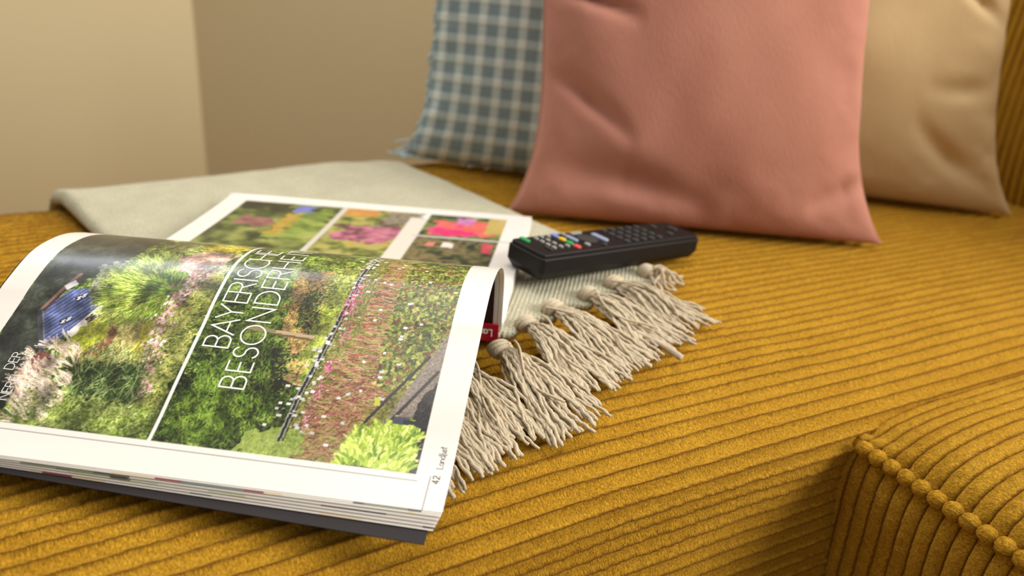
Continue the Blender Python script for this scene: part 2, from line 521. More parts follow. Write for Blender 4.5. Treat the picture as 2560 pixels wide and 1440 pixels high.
def blanket_cloth():
    nd, nn = 170, 90
    d = np.linspace(-.305, -.93, nd); n = np.linspace(.150, .458, nn)
    Dg, Ng = np.meshgrid(d, n, indexing='ij')
    Dg = Dg + .006 * np.sin(Ng * 170 + 1) * np.exp(-(Dg + .305) ** 2 / .0006)
    X, Y = dn2w(Dg, Ng)
    X = X + (fbm(Dg * 9, Ng * 9, 3, 2) - .5) * .01
    Uu = X * CU + Y * SU; V = w2v(X, Y)
    th = np.interp(Dg, [-.80, -.60, -.45, -.35, -.31], [.014, .0075, .0055, .0055, .0045])
    wav = (fbm(Dg * 14, Ng * 14, 9, 3) - .5) * .006 * np.clip((-.36 - Dg) / .2, 0, 1)
    zz = np.maximum(seat_z(V, Uu), -.30) + th + wav
    # past the back edge of the seat the cloth hangs down
    over = np.clip(V - .800, 0, None)
    m = over > 0
    zz = np.where(m, np.maximum(-.032 - over * 2.0, -.12) + .016 + sink(Uu), zz)
    edge = np.minimum(np.minimum(Ng - .150, .458 - Ng), np.minimum(-.305 - Dg + .02, .1))
    zz = zz - .6 * th * np.clip(1 - edge / .006, 0, 1) ** 2
    top = np.stack([X, Y, zz], -1)
    bot = top.copy(); bot[..., 2] = np.minimum(np.where(m, zz - .006, np.maximum(seat_z(V, Uu) + .0005, -.30)), zz - .001)
    v = np.vstack([top.reshape(-1, 3), bot.reshape(-1, 3)]); k = nd * nn
    f1 = grid_faces(nd, nn, False); f2 = grid_faces(nd, nn, True) + k
    idx = np.arange(k).reshape(nd, nn)
    ring = np.r_[idx[0, :], idx[1:, -1], idx[-1, -2::-1], idx[-2:0:-1, 0]]
    r2 = np.roll(ring, -1)
    side = np.stack([ring, ring + k, r2 + k, r2], -1)
    link('cloth', raw_mesh('cloth', v, np.vstack([f1, f2, side])), M_KNIT, blanket)


blanket_cloth()


def knot_mesh():
    """an overhand knot: a fat coil wound round the bundle"""
    mb = MB()
    for j in range(3):
        t = np.linspace(0, 2 * math.pi, 22)
        r = .0043 - .0004 * abs(j - 1)
        P = np.stack([(j - 1) * .0026 + .0012 * np.sin(t), r * np.cos(t), r * np.sin(t) * .85 + .0038], -1)
        mb.tube(P, .0017, 7, False)
    t = np.linspace(-.006, .006, 8)
    mb.tube(np.stack([t, 0 * t, .0038 + 0 * t], -1), .0036 * np.sqrt(1 - (t / .0075) ** 2), 8)
    return raw_mesh('knot', np.vstack(mb.v), mb.f)


KM = knot_mesh(); KM.materials.append(M_YARN)
TIPL = [.018, .064, .068, .068, .066, .068, .070, .070, .068]
knots_n = [.447, .410, .378, .341, .311, .276, .243, .210, .178]
knots_d = [-.312, -.313, -.309, -.308, -.301, -.287, -.298, -.299, -.300]
for ti, (kn, kd) in enumerate(zip(knots_n, knots_d)):
    x, y = dn2w(kd, kn); zb = float(seat_xy(x, y))
    mb = MB()
    ns = 60 if ti else 14
    for j in range(ns):
        Lz = TIPL[ti] + random.uniform(-.012, .010)
        n = 44; t = np.linspace(0, 1, n)
        lay = random.random()
        spread = random.uniform(-1, 1) * .022 + random.gauss(0, .003)
        spread = max(-.028, min(.028, spread))
        wob = random.uniform(.0008, .0036); fq = random.uniform(.7, 1.9); ph = random.uniform(0, 6.28)
        drift = (-.010 if ti > 3 else -.002) + (.006 if ti < 2 else 0)
        nn = kn + (spread + drift) * (t ** .75) + wob * np.sin(fq * 6.28 * t + ph) * t ** .7 + .00045 * np.sin(t * Lz / .0046 * 3.14 + ph) + random.uniform(-.0015, .0015)
        dd = kd + .004 + Lz * t + .0012 * np.sin(4 * t + ph)
        X, Y = dn2w(dd, nn)
        hump = .0045 + .009 * lay * np.sin(np.clip(t * 1.15 + .12, 0, 1) * math.pi) ** .8 * (1 - .35 * abs(spread) / .024)
        Z = seat_xy(X, Y) + .0008 + hump * (1 - t ** 3) + .0008 * np.sin(9 * t + ph)
        ply = 1 + .16 * np.sin(t * Lz / .0046 * 6.28 + ph)
        rad = random.uniform(.00085, .00122) * ply * np.where(t > .93, 1.2 - (t - .93) * 4.0, 1.0)
        mb.tube(np.stack([X, Y, Z], -1), rad, 5)
    if ti == 2:      # one long loose end
        t = np.linspace(0, 1, 18)
        X, Y = dn2w(kd + .052 + .036 * t, kn - .010 + .002 * np.sin(t * 3)); Z = seat_xy(X, Y) + .003 - .001 * t
        mb.tube(np.stack([X, Y, Z], -1), .0015 + .0009 * t, 7)
    # a thread looping across the bundle
    t = np.linspace(0, 1, 30); ph = random.uniform(0, 6)
    X, Y = dn2w(kd + .006 + (.055 if ti else .012) * t, kn + .010 * np.sin(t * 4 + ph) - .004); Z = seat_xy(X, Y) + .0135 - .008 * t ** 2 + .001 * np.sin(8 * t)
    mb.tube(np.stack([X, Y, Z], -1), .0008, 6)
    tas = mb.build('tassel', M_YARN, blanket)
    k = link('knot', KM, None, tas, (x, y, zb + .0025))
    k.rotation_euler = (0, 0, math.atan2(DD[1], DD[0]) + random.uniform(-.3, .3))
    k.scale = (1.25, random.uniform(1.15, 1.4), random.uniform(1.1, 1.3))

# ------------------------------------------------------------------ magazine
MA = math.radians(-5.85)
UM = np.array([math.cos(MA), math.sin(MA), 0]); WM = np.array([-math.sin(MA), math.cos(MA), 0])
MS = np.array([-0.0042, 0.4275, 0.0]); ML, MW, TILT = 0.258, 0.2248, 0.0353
KP = np.array([(.002, .006), (.0045, .025), (.008, .044), (.0165, .0555), (.032, .063), (.047, .0658), (.064, .0642), (.083, .0553), (.0942, .0479),
               (.121, .0313), (.1464, .0150), (.1700, .0045)])


def arch_profile(kz, kw):
    K = KP.copy(); K[:, 1] = .0045 + (K[:, 1] - .0045) * kz; K[:, 0] *= kw
    C = catmull(K, 14); s = arclen(C); sg = np.linspace(0, .245, 491)
    w = np.interp(sg, s, C[:, 0]); z = np.interp(sg, s, C[:, 1])
    d = (C[-1] - C[-2]) / np.linalg.norm(C[-1] - C[-2]); ex = np.maximum(sg - s[-1], 0)
    w = w + ex * d[0]; z = z + ex * d[1] * .7
    tw = np.gradient(w, sg); tz = np.gradient(z, sg); l = np.hypot(tw, tz)
    return sg, w, z, -tz / l, tw / l       # position and outward normal


PA, PB = arch_profile(1.0, 1.0), arch_profile(0.973, 1.109)


def page_pt(x, s, off=0.0):
    """x: metres from the left end of the page, s: arc length from the spine, off: offset along the normal"""
    x = np.asarray(x, float); s = np.asarray(s, float); k = 1 - x / ML
    g = lambda i: (1 - k) * np.interp(s, PA[0], PA[i]) + k * np.interp(s, PB[0], PB[i])
    w, z, nw, nz = g(1) + off * g(3), g(2) + off * g(4), 0, 0
    t = ML - x
    P = MS[None, :] - UM[None, :] * t.reshape(-1, 1) - WM[None, :] * w.reshape(-1, 1)
    P[:, 2] += z.reshape(-1) - TILT * t.reshape(-1)
    return P.reshape(x.shape + (3,))


# ---- the printed garden picture of the left-hand page, painted on a millimetre canvas
RES = 0.42
X0, X1, S0, S1 = 0.0, 252.0, 62.0, 224.8
NX, NS = int((X1 - X0) / RES) + 1, int((S1 - S0) / RES) + 1
GX, GS = np.meshgrid(np.linspace(X0, X1, NX), np.linspace(S0, S1, NS))
CAN = np.ones((NS, NX, 3)) * np.array(PAPER, float)


def inpoly(pts, warp=0.0, seed=1):
    x = GX + (fbm(GX / 3, GS / 3, seed, 2) - .5) * warp * 2; y = GS + (fbm(GX / 3, GS / 3, seed + 50, 2) - .5) * warp * 2
    ins = np.zeros(GX.shape, bool); n = len(pts)
    for i in range(n):
        (x1, y1), (x2, y2) = pts[i], pts[(i + 1) % n]
        if y1 == y2: continue
        c = ((y1 > y) != (y2 > y)) & (x < (x2 - x1) * (y - y1) / (y2 - y1) + x1)
        ins ^= c
    return ins


def leaf(mask, pal, sc=2.2, seed=1, ax=1.0, ay=1.0, con=1.6):
    v = .55 * fbm(GX / sc * ax, GS / sc * ay, seed, 3) + .45 * vnoise(GX / (sc * .33) * ax, GS / (sc * .33) * ay, seed + 9)
    lo = fbm(GX / 16, GS / 16, seed + 4, 2) - .5
    v = np.clip((v - .5) * con + .5 + lo * .7, 0, .999) * (len(pal) - 1)
    i = v.astype(int); f = (v - i)[..., None]; pal = np.array(pal, float)
    c = pal[i] * (1 - f) + pal[i + 1] * f
    CAN[mask] = c[mask]


def stroke(x, y, ang, ln, wd, col, curve=0.0, al=1.0):
    n = max(2, int(ln / RES * 1.6)); t = np.linspace(0, 1, n)
    a = ang + curve * t
    xs = x + np.cumsum(np.cos(a)) * ln / n; ys = y + np.cumsum(np.sin(a)) * ln / n
    k = max(0, int(round(wd / RES / 2 - .2)))
    for dx in range(-k, k + 1):
        for dy in range(-k, k + 1):
            i = ((ys - S0) / RES + dy).astype(int); j = ((xs - X0) / RES + dx).astype(int)
            ok = (i >= 0) & (i < NS) & (j >= 0) & (j < NX)
            CAN[i[ok], j[ok]] = CAN[i[ok], j[ok]] * (1 - al) + np.array(col) * al


def scatter(pts_poly, n, fn, warp=0.0):
    m = inpoly(pts_poly, warp, 5); ii, jj = np.nonzero(m)
    if not len(ii): return
    for k in RNG.integers(0, len(ii), n):
        fn(GX[ii[k], jj[k]], GS[ii[k], jj[k]])


def pick(cols, jit=10):
    c = np.array(cols[RNG.integers(0, len(cols))], float)
    return np.clip(c + RNG.normal(0, jit), 0, 255)


def U(a, b): return RNG.uniform(a, b)


PIC = (15.0, 236.5, 60.0, 208.0)
inpic = (GX > PIC[0]) & (GX < PIC[1]) & (GS < PIC[3])
leaf(inpic, [(24, 32, 14), (44, 60, 22), (80, 100, 36), (124, 144, 62), (170, 182, 104)], 2.4, 1)
# left picture: dark wood behind
leaf(inpoly([(15, 60), (62, 60), (58, 100), (50, 118), (36, 128), (28, 146), (41, 166), (38, 208), (15, 208)], 2) & inpic, [(30, 33, 32), (44, 48, 42), (58, 62, 54), (76, 80, 66)], 3, 7, con=1.1)
leaf(inpoly([(58, 60), (112, 60), (112, 92), (70, 95)], 3) & inpic, [(40, 48, 28), (90, 104, 50), (150, 158, 90), (188, 190, 130)], 2, 8)
# light lawn and meadow
leaf(inpoly([(54, 140), (92, 136), (98, 170), (70, 178), (52, 165)], 3) & inpic, [(92, 84, 46), (142, 128, 70), (176, 164, 100), (206, 196, 140)], 2, 12)
leaf(inpoly([(60, 147), (72, 150), (72, 168), (56, 170)], 2) & inpic, [(98, 54, 44), (140, 90, 70), (170, 128, 96)], 1.6, 13)
leaf(inpoly([(84, 146), (93, 142), (96, 170), (86, 172)], 2) & inpic, [(150, 140, 40), (196, 184, 60), (214, 206, 110)], 1.5, 14)
# house
wallp = inpoly([(29, 145), (37, 131), (50, 128), (58, 139), (54, 153), (50, 157), (41, 166)])
st = (np.sin((GX * .82 + GS * .57) * 2 * math.pi / 2.1) > .55)[..., None]
hc = np.where(st, np.array([118, 128, 170.]), np.array([78, 90, 140.])) + (fbm(GX / 2, GS / 2, 5) - .5)[..., None] * 40
CAN[wallp] = hc[wallp]
CAN[inpoly([(57, 137), (61, 142), (52, 160), (48, 157)])] = (232, 224, 216)
CAN[inpoly([(55, 144), (58.5, 146), (56, 150.5), (53, 148)])] = (48, 42, 44)
for cx, cy in ((44, 135), (43, 150)):
    CAN[inpoly([(cx - 2.6, cy + .6), (cx + 1.6, cy - 3.2), (cx + 4, cy - .6), (cx - .4, cy + 3.4)])] = (44, 46, 62)
    for q in range(4):
        ox, oy = (q % 2) * 2.1 - .4, (q // 2) * 1.3 - (q % 2) * 1.9
        CAN[inpoly([(cx - .9 + ox, cy + .3 + oy), (cx + .5 + ox, cy - 1 + oy), (cx + 1.2 + ox, cy - .2 + oy), (cx - .2 + ox, cy + 1.1 + oy)])] = (206, 208, 218)
stroke(28, 146, math.atan2(-26, 9), 27, 1.5, (128, 98, 92)); stroke(29.4, 146, math.atan2(-26, 9), 25, .8, (70, 52, 52))
stroke(28, 146, math.atan2(24, 14), 27, 1.7, (74, 76, 86)); stroke(29.2, 145.4, math.atan2(24, 14), 27, .5, (150, 150, 158))
leaf(inpoly([(40, 168), (34, 190), (46, 184), (50, 172)], .6), [(92, 58, 54), (124, 80, 74), (140, 100, 92)], 1.5, 15)
CAN[inpoly([(32, 129), (36, 124.5), (39, 127), (35, 131.5)])] = (196, 198, 204)
# grey shrub beside the house
leaf(inpoly([(44, 112), (56, 108), (64, 116), (62, 134), (54, 138), (46, 130)], 3), [(44, 52, 40), (86, 96, 70), (136, 144, 108), (178, 180, 146)], 1.6, 16)
# yellow-green shrub under the house
leaf(inpoly([(50, 160), (58, 146), (66, 144), (69, 154), (62, 168), (52, 172)], 3), [(92, 104, 24), (150, 158, 36), (196, 196, 60)], 1.8, 17)
# round ornamental grass
gp = [(56, 118), (64, 104), (80, 98), (94, 104), (97, 122), (92, 138), (76, 147), (62, 144), (55, 132)]
leaf(inpoly(gp, 3), [(96, 116, 40), (132, 152, 58), (168, 180, 84)], 2, 18)
def _g(x, y):
    a = math.atan2(y - 126, x - 90) + U(-.35, .35)
    d = math.hypot(x - 90, y - 126)
    stroke(x, y, a, U(4, 9), .45, pick([(84, 116, 34), (120, 148, 48), (168, 186, 78), (206, 212, 120)] if d > 14 else [(58, 86, 24), (90, 122, 40), (130, 152, 60)]), U(-.3, .3), .85)
scatter(gp, 1500, _g, 3)
# pale pink bush and yellow flowers at the fold
leaf(inpoly([(80, 98), (90, 91), (110, 88), (108, 106), (98, 115), (86, 110)], 3), [(150, 116, 104), (204, 166, 154), (232, 204, 194)], 1.4, 19)
leaf(inpoly([(72, 62), (110, 62), (110, 88), (92, 88)], 3), [(84, 80, 24), (160, 150, 50), (214, 202, 96)], 1.3, 20)
# pink flower border
pth = [(104, 106), (98, 117), (95, 128), (91, 142), (95, 158), (97, 172), (99, 187)]
leaf(inpoly([(100, 104), (112, 104), (112, 195), (96, 192), (88, 150)], 2), [(56, 66, 28), (100, 112, 48), (146, 150, 78), (180, 172, 110)], 1.8, 21)
for k in range(620):
    q = U(0, len(pth) - 1.001); i = int(q); f = q - i
    x = pth[i][0] * (1 - f) + pth[i + 1][0] * f + RNG.normal(0, 3.0); y = pth[i][1] * (1 - f) + pth[i + 1][1] * f + RNG.normal(0, 2.4)
    if x < 112: stroke(x, y, U(0, 6), .7, .9 if RNG.random() < .5 else .45, pick([(206, 150, 162), (224, 180, 188), (236, 208, 208), (150, 100, 104)]))
# dark grasses, light bottom shrubs
leaf(inpoly([(64, 172), (96, 168), (98, 196), (70, 196)], 3), [(20, 28, 14), (44, 58, 26), (78, 94, 48)], 2, 22)
scatter([(60, 166), (96, 164), (100, 196), (66, 198)], 330, lambda x, y: stroke(x, y, U(-2.6, -.4), U(4, 11), .45, pick([(56, 78, 30), (92, 112, 58), (150, 164, 110)]), U(-.8, .8), .8), 2)
leaf(inpoly([(50, 190), (112, 192), (112, 208), (46, 208)], 3) & inpic, [(60, 76, 28), (100, 118, 46), (142, 156, 80), (186, 194, 126)], 1.6, 23)
# cream plumes
def _p(x, y):
    a = -2.45 + U(-.5, .5)
    for q in range(6):
        stroke(x + U(-1, 1), y + U(-1, 1), a + U(-.25, .25), U(4, 9), .45, pick([(232, 214, 194), (214, 190, 166), (190, 164, 140), (244, 232, 216)]), U(-.6, .2), .85)
scatter([(36, 176), (48, 162), (58, 164), (66, 182), (64, 206), (44, 207)], 95, _p, 1)
# right picture
R0 = GX > 113.5
leaf(R0 & inpic & (GX < 184), [(26, 34, 12), (52, 70, 24), (88, 112, 36), (128, 150, 58), (160, 172, 92)], 2.6, 31)
leaf(inpoly([(113, 152), (150, 150), (168, 176), (160, 208), (113, 208)], 5) & inpic, [(18, 24, 12), (36, 50, 20), (74, 98, 34), (120, 146, 56)], 2.3, 32)
leaf(inpoly([(140, 160), (165, 150), (172, 172), (150, 180)], 3), [(20, 22, 12), (40, 44, 22), (70, 74, 36)], 2.3, 33)
leaf(inpoly([(150, 104), (170, 98), (172, 120), (166, 140), (172, 150), (162, 156), (152, 132)], 3), [(96, 72, 36), (150, 112, 64), (186, 146, 92), (204, 170, 118)], 2.0, 34)
leaf(inpoly([(158, 118), (166, 112), (170, 138), (160, 140)], 3), [(26, 30, 14), (52, 62, 26), (96, 106, 44)], 2.0, 35)
leaf(inpoly([(168, 98), (181, 92), (182, 124), (176, 150), (172, 172), (166, 166), (170, 140)], 3), [(72, 82, 26), (122, 134, 46), (164, 174, 70), (196, 200, 104)], 1.8, 36)
leaf(inpoly([(120, 100), (150, 96), (150, 116), (124, 120)], 5), [(60, 78, 48), (104, 122, 80), (150, 160, 118)], 2.2, 37)
leaf(inpoly([(163, 158), (172, 156), (172, 172), (164, 170)], 2), [(150, 116, 70), (190, 156, 104), (214, 186, 140)], 1.5, 38)
# leaves of the shrubs as small dabs
scatter([(114, 62), (176, 62), (172, 150), (168, 208), (114, 208)], 4200, lambda x, y: stroke(x, y, U(0, 6.3), U(.8, 2.2), .45, pick([(30, 40, 14), (52, 70, 24), (96, 122, 40), (132, 154, 58), (164, 178, 86)], 8), U(-.6, .6), .75))
scatter([(120, 168), (150, 150), (166, 190), (150, 208), (122, 208)], 700, lambda x, y: stroke(x, y, U(-2.4, -1.2), U(2, 4), .45, pick([(104, 138, 40), (134, 166, 56), (70, 98, 30)], 8), U(-.5, .5), .8))
scatter([(150, 104), (172, 98), (168, 156), (156, 150)], 420, lambda x, y: stroke(x, y, U(0, 6.3), U(.8, 2), .45, pick([(120, 92, 50), (184, 148, 96), (206, 176, 124), (90, 96, 40)], 8), 0, .8))
scatter([(168, 94), (182, 90), (180, 126), (170, 172), (166, 166)], 500, lambda x, y: stroke(x, y, U(0, 6.3), U(.8, 2), .45, pick([(84, 98, 28), (140, 152, 52), (180, 188, 80), (204, 208, 116)], 8), 0, .8))
scatter([(46, 190), (112, 190), (112, 208), (46, 208)], 900, lambda x, y: stroke(x, y, U(0, 6.3), U(.8, 2.2), .45, pick([(56, 76, 24), (110, 130, 50), (150, 164, 84), (190, 198, 128)], 8), U(-.6, .6), .8))
scatter([(100, 104), (112, 100), (112, 195), (98, 192), (94, 150)], 700, lambda x, y: stroke(x, y, U(0, 6.3), U(.8, 2.2), .45, pick([(44, 52, 20), (96, 110, 44), (150, 154, 80), (196, 186, 110)], 8), U(-.6, .6), .8))
scatter([(52, 136), (94, 130), (98, 172), (60, 176)], 900, lambda x, y: stroke(x, y, U(-2.2, -.9), U(.8, 2.4), .45, pick([(120, 108, 54), (176, 166, 96), (208, 200, 140), (110, 120, 44)], 8), U(-.6, .6), .6))
_lf = (.62 + .76 * np.clip((fbm(GX / 7, GS / 7, 91, 3) - .5) * 1.7 + .5, 0, 1))[..., None]      # clumps of foliage in the printed picture
CAN[inpic] = np.clip((CAN * _lf), 0, 255)[inpic]
scatter([(114, 62), (176, 62), (172, 150), (168, 208), (114, 208)], 1500, lambda x, y: stroke(x, y, U(0, 6.3), U(.6, 1.6), .45, pick([(150, 168, 70), (178, 190, 100), (120, 146, 50)], 8) if fbm(x / 7, y / 7, 91, 3) > .5 else (26, 30, 14), 0, .8))
stroke(136, 142.4, .05, 34, 1.7, (150, 136, 96), 0, .7); stroke(152, 143.2, .06, 18, 2.2, (196, 176, 138)); stroke(152, 144.6, .06, 18, .6, (120, 96, 60))
# flower beds to the right of the railing
leaf(inpoly([(182, 60), (237, 60), (237, 208), (170, 208), (178, 160)], 1) & inpic, [(62, 62, 26), (112, 112, 48), (156, 152, 78), (190, 184, 116)], 1.5, 41)
scatter([(186, 80), (212, 78), (214, 165), (204, 186), (180, 190)], 1500, lambda x, y: stroke(x, y, U(-.25, .35), U(3, 8), .45, pick([(186, 92, 88), (206, 132, 116), (222, 168, 150), (150, 134, 60), (188, 180, 96), (120, 66, 60)]), U(-.3, .3), .85))
scatter([(184, 82), (194, 84), (192, 140), (184, 160)], 420, lambda x, y: stroke(x, y, U(-2.2, -.8), U(2, 4), .45, pick([(110, 132, 52), (146, 160, 76), (84, 100, 42)]), 0, .8))
leaf(inpoly([(208, 70), (237, 70), (237, 138), (226, 164), (210, 160), (206, 120)], 4) & inpic, [(44, 48, 18), (92, 104, 34), (142, 154, 58), (184, 190, 92)], 1.7, 42)
scatter([(206, 80), (237, 80), (237, 135), (224, 168), (206, 168)], 2200, lambda x, y: stroke(x, y, U(0, 6.3), U(.8, 2.4), .9 if RNG.random() < .25 else .45, pick([(60, 68, 22), (110, 128, 42), (156, 168, 70), (190, 190, 100), (136, 72, 60), (70, 84, 30)]), U(-.5, .5), .9))
scatter([(182, 170), (202, 166), (202, 208), (176, 208)], 800, lambda x, y: stroke(x, y, U(-.9, .5), U(2, 6), .45, pick([(150, 78, 76), (176, 112, 100), (112, 62, 52), (160, 150, 84), (190, 176, 120)]), U(-.4, .4), .85))
leaf(inpoly([(156, 198), (172, 192), (184, 197), (182, 208), (152, 208)], 3) & inpic, [(92, 112, 40), (140, 160, 70), (180, 194, 106)], 1.5, 43)
# railing of the nursery bed with white tags
rail = np.array([(184, 62), (183.5, 90), (181.5, 120), (177, 150), (173, 176), (171, 200)])
tt = np.linspace(0, 1, 700); rl = arclen(rail) / arclen(rail)[-1]
for off, wd, c in ((.4, .9, (30, 32, 28)), (1.4, .45, (150, 150, 138)), (-.5, .45, (166, 164, 152)), (2.2, .45, (40, 46, 34))):
    xs = np.interp(tt, rl, rail[:, 0]) + off; ys = np.interp(tt, rl, rail[:, 1])
    for x, y in zip(xs, ys): stroke(x, y, 0, .3, wd, c)
for k in range(150):
    q = U(.08, .97); x = np.interp(q, rl, rail[:, 0]) + RNG.normal(0, 2.6 if q < .75 else 5); y = np.interp(q, rl, rail[:, 1]) + U(-1, 1)
    stroke(x, y, U(-.3, .3), U(.5, 1.3), .45 if RNG.random() < .5 else .9, pick([(236, 234, 228), (206, 206, 204)]))
for k in range(55):
    x, y = U(186, 222), U(84, 200); stroke(x, y, U(-.3, .3), U(.5, 1.4), .45 if RNG.random() < .5 else .9, pick([(242, 240, 236), (226, 226, 230)]))
for cx, cy, r, n in ((184, 122, 3, 150), (186, 110, 2.2, 40), (186, 140, 2, 40), (183, 160, 1.4, 90), (182, 172, 1.6, 40), (180, 186, 2.5, 40)):
    for k in range(n): stroke(cx + RNG.normal(0, r * .6), cy + RNG.normal(0, r * 1.8), U(0, 6), .9, .45, pick([(200, 84, 132), (220, 124, 164), (190, 60, 92), (230, 168, 190)]))
# stone trough, lime hosta, dark pots
leaf(inpoly([(238, 130), (238, 170), (230, 187), (215, 189), (224, 164)], .8) & inpic, [(86, 78, 72), (128, 116, 106), (160, 148, 136), (190, 178, 164)], .9, 44, con=1.2)
for dx in (0, 7.5): stroke(230 + dx * .8, 148 + dx, 2.1, 44 - dx, 1.2, (56, 50, 48))
leaf(inpoly([(232, 168), (238, 160), (238, 208), (230, 208), (226, 190)], 1) & inpic, [(22, 20, 20), (44, 40, 40), (84, 80, 76)], 1.3, 45)
hp = [(202, 194), (212, 190), (222, 184), (233, 189), (234, 208), (200, 208)]
leaf(inpoly(hp, 2) & inpic, [(128, 158, 40), (178, 204, 66), (208, 228, 92)], 1.6, 46)
scatter(hp, 620, lambda x, y: stroke(x, y, -1.57 + (x - 218) * .05 + U(-.6, .6), U(2, 5), .9 if RNG.random() < .4 else .45, pick([(216, 234, 104), (186, 212, 66), (150, 184, 50), (110, 146, 36), (232, 244, 140)]), U(-.5, .5), .9), 1)
CAN[inpoly([(209, 173), (211.6, 172.6), (212.2, 177), (209.6, 177.4)])] = (206, 204, 70)
stroke(222, 183, .0, 4, 3.2, (72, 74, 92)); stroke(226, 183.5, .0, 10, 1.7, (44, 44, 52))
# back to paper outside the picture, white dividing line, hairlines
CAN[~inpic] = PAPER
CAN[(np.abs(GX - 113.6) < .85) & inpic] = (250, 248, 242)
CAN[(np.abs(GS - 211.2) < .21) & (GX < 238)] = (120, 118, 122)
CAN[(np.abs(GX - 243.2) < .2) & (GS > 208)] = (70, 68, 72)

magazine = tag(empty('magazine', (0, 0, ZS)), 'open glossy garden magazine with one arched page block lying on the sofa', 'magazine')


def sheet(name, xs, ss, off, mat, thick=0.00012):
    Xg, Sg = np.meshgrid(xs, ss)
    top = page_pt(Xg, Sg, off); nr, nc = Xg.shape
    return raw_mesh(name, top.reshape(-1, 3), grid_faces(nr, nc, True))


# top leaf: printed part (fine grid) and the plain part running down to the spine
me = raw_mesh('printed_page', page_pt(GX / 252 * ML, GS / 1000).reshape(-1, 3), grid_faces(NS, NX, True))
rgba = np.ones((NS, NX, 4)); rgba[..., :3] = lin3(CAN)
fattr(me, 'print', rgba.reshape(-1, 4), 'FLOAT_COLOR')
page = link('printed_page', me, M_PRINT, magazine)
page['label'] = 'left page with a large garden picture and white title'
me = sheet('page_back', np.linspace(0, ML, 60), np.r_[np.linspace(.0, .0622, 60)], 0, None)
link('page_fold', me, M_PAPER, magazine)


def edge_mat(i):
    """printed bleed showing along the fanned page edges: blocks of colour along the edge"""
    m, nt, b = mat_new('fanned_page_%d' % i)
    a = N(nt, 'ShaderNodeAttribute', attribute_name='fab')
    mp = N(nt, 'ShaderNodeMapping'); mp.inputs['Location'].default_value = (i * 3.7, 0, 0); mp.inputs['Scale'].default_value = (3.5 + (i * 5) % 6, .4, 1)
    nt.links.new(a.outputs['Vector'], mp.inputs['Vector'])
    n1 = N(nt, 'ShaderNodeTexNoise'); n1.inputs['Scale'].default_value = 1.0; n1.inputs['Detail'].default_value = 3
    nt.links.new(mp.outputs['Vector'], n1.inputs['Vector'])
    cr = N(nt, 'ShaderNodeValToRGB'); e = cr.color_ramp; e.interpolation = 'CONSTANT'
    pals = [[(120, 136, 104), (236, 230, 220), (206, 210, 176), (110, 116, 100), (150, 70, 76)], [(236, 230, 220), (236, 230, 220), (110, 108, 108), (150, 158, 130), (236, 230, 220)],
            [(238, 232, 224), (238, 232, 224), (236, 216, 180), (160, 70, 84), (120, 134, 138)], [(238, 232, 224), (238, 232, 224), (130, 122, 126), (230, 226, 216), (100, 96, 98)]]
    pal = pals[i % 4]
    e.elements[0].position = 0; e.elements[0].color = lin(*pal[0]); e.elements[1].position = .37; e.elements[1].color = lin(*pal[1])
    for p, c in zip((.565, .60, .64), pal[2:]):
        q = e.elements.new(p); q.color = lin(*c)
    nt.links.new(n1.outputs['Fac'], cr.inputs['Fac']); nt.links.new(cr.outputs['Color'], b.inputs['Base Color'])
    b.inputs['Roughness'].default_value = .4
    return m


NL = 15
for i in range(1, NL + 1):
    xs = np.linspace(.0, ML - .0002 * i, 50)
    ss = np.r_[np.linspace(.003, .1, 50), np.linspace(.102, MW + .00042 * i + .0004 * (i % 3), 50)]
    Xg, Sg = np.meshgrid(xs, ss)
    Sg = np.where(Sg > .2, .2 + (Sg - .2) * (1 - (1 - Xg / ML) * (.00055 * i / (Sg.max() - .2)) * .6), Sg)
    # leaves spread apart towards the open edge
    fan = np.interp(Sg, [0, .10, .20, .226], [.00014, .00014, .00022, .00034])
    P = page_pt(Xg, Sg, -fan * i)
    me = raw_mesh('page', P.reshape(-1, 3), grid_faces(len(ss), len(xs), True))
    fattr(me, 'fab', np.stack([Xg, Sg, 0 * Xg], -1).reshape(-1, 3), 'FLOAT_VECTOR')
    link('page', me, edge_mat(i), magazine)
# front cover under the arched block, dark inside, sticking out past the leaves
xs = np.linspace(-.004, ML - .0052, 40); ss = np.r_[np.linspace(.006, .1, 50), np.linspace(.102, MW + .0135, 50)]
Xg, Sg = np.meshgrid(xs, ss)
Sg = np.where(Sg > .2, .2 + (Sg - .2) * (1 - (1 - Xg / ML) * .26), Sg)
offc = -np.interp(Sg, [0, .10, .20, .24], [.0030, .0030, .0042, .0058])
Pt = page_pt(Xg, Sg, offc); Pb = page_pt(Xg, Sg, offc - .0005)
vx = -Pt[..., 0] * SU + Pt[..., 1] * CU
lowz = seat_xy(Pt[..., 0], Pt[..., 1]) - .0030
for q in (Pt, Pb): q[..., 2] = np.maximum(q[..., 2], lowz)
Pt[..., 2] = np.maximum(Pt[..., 2], Pb[..., 2] + .0004)
link('cover', raw_mesh('cover', Pt.reshape(-1, 3), grid_faces(len(ss), len(xs), True)), M_COVER, magazine)
co = link('cover_outside', raw_mesh('cover_outside', Pb.reshape(-1, 3), grid_faces(len(ss), len(xs), False)), M_COVER_OUT, magazine)

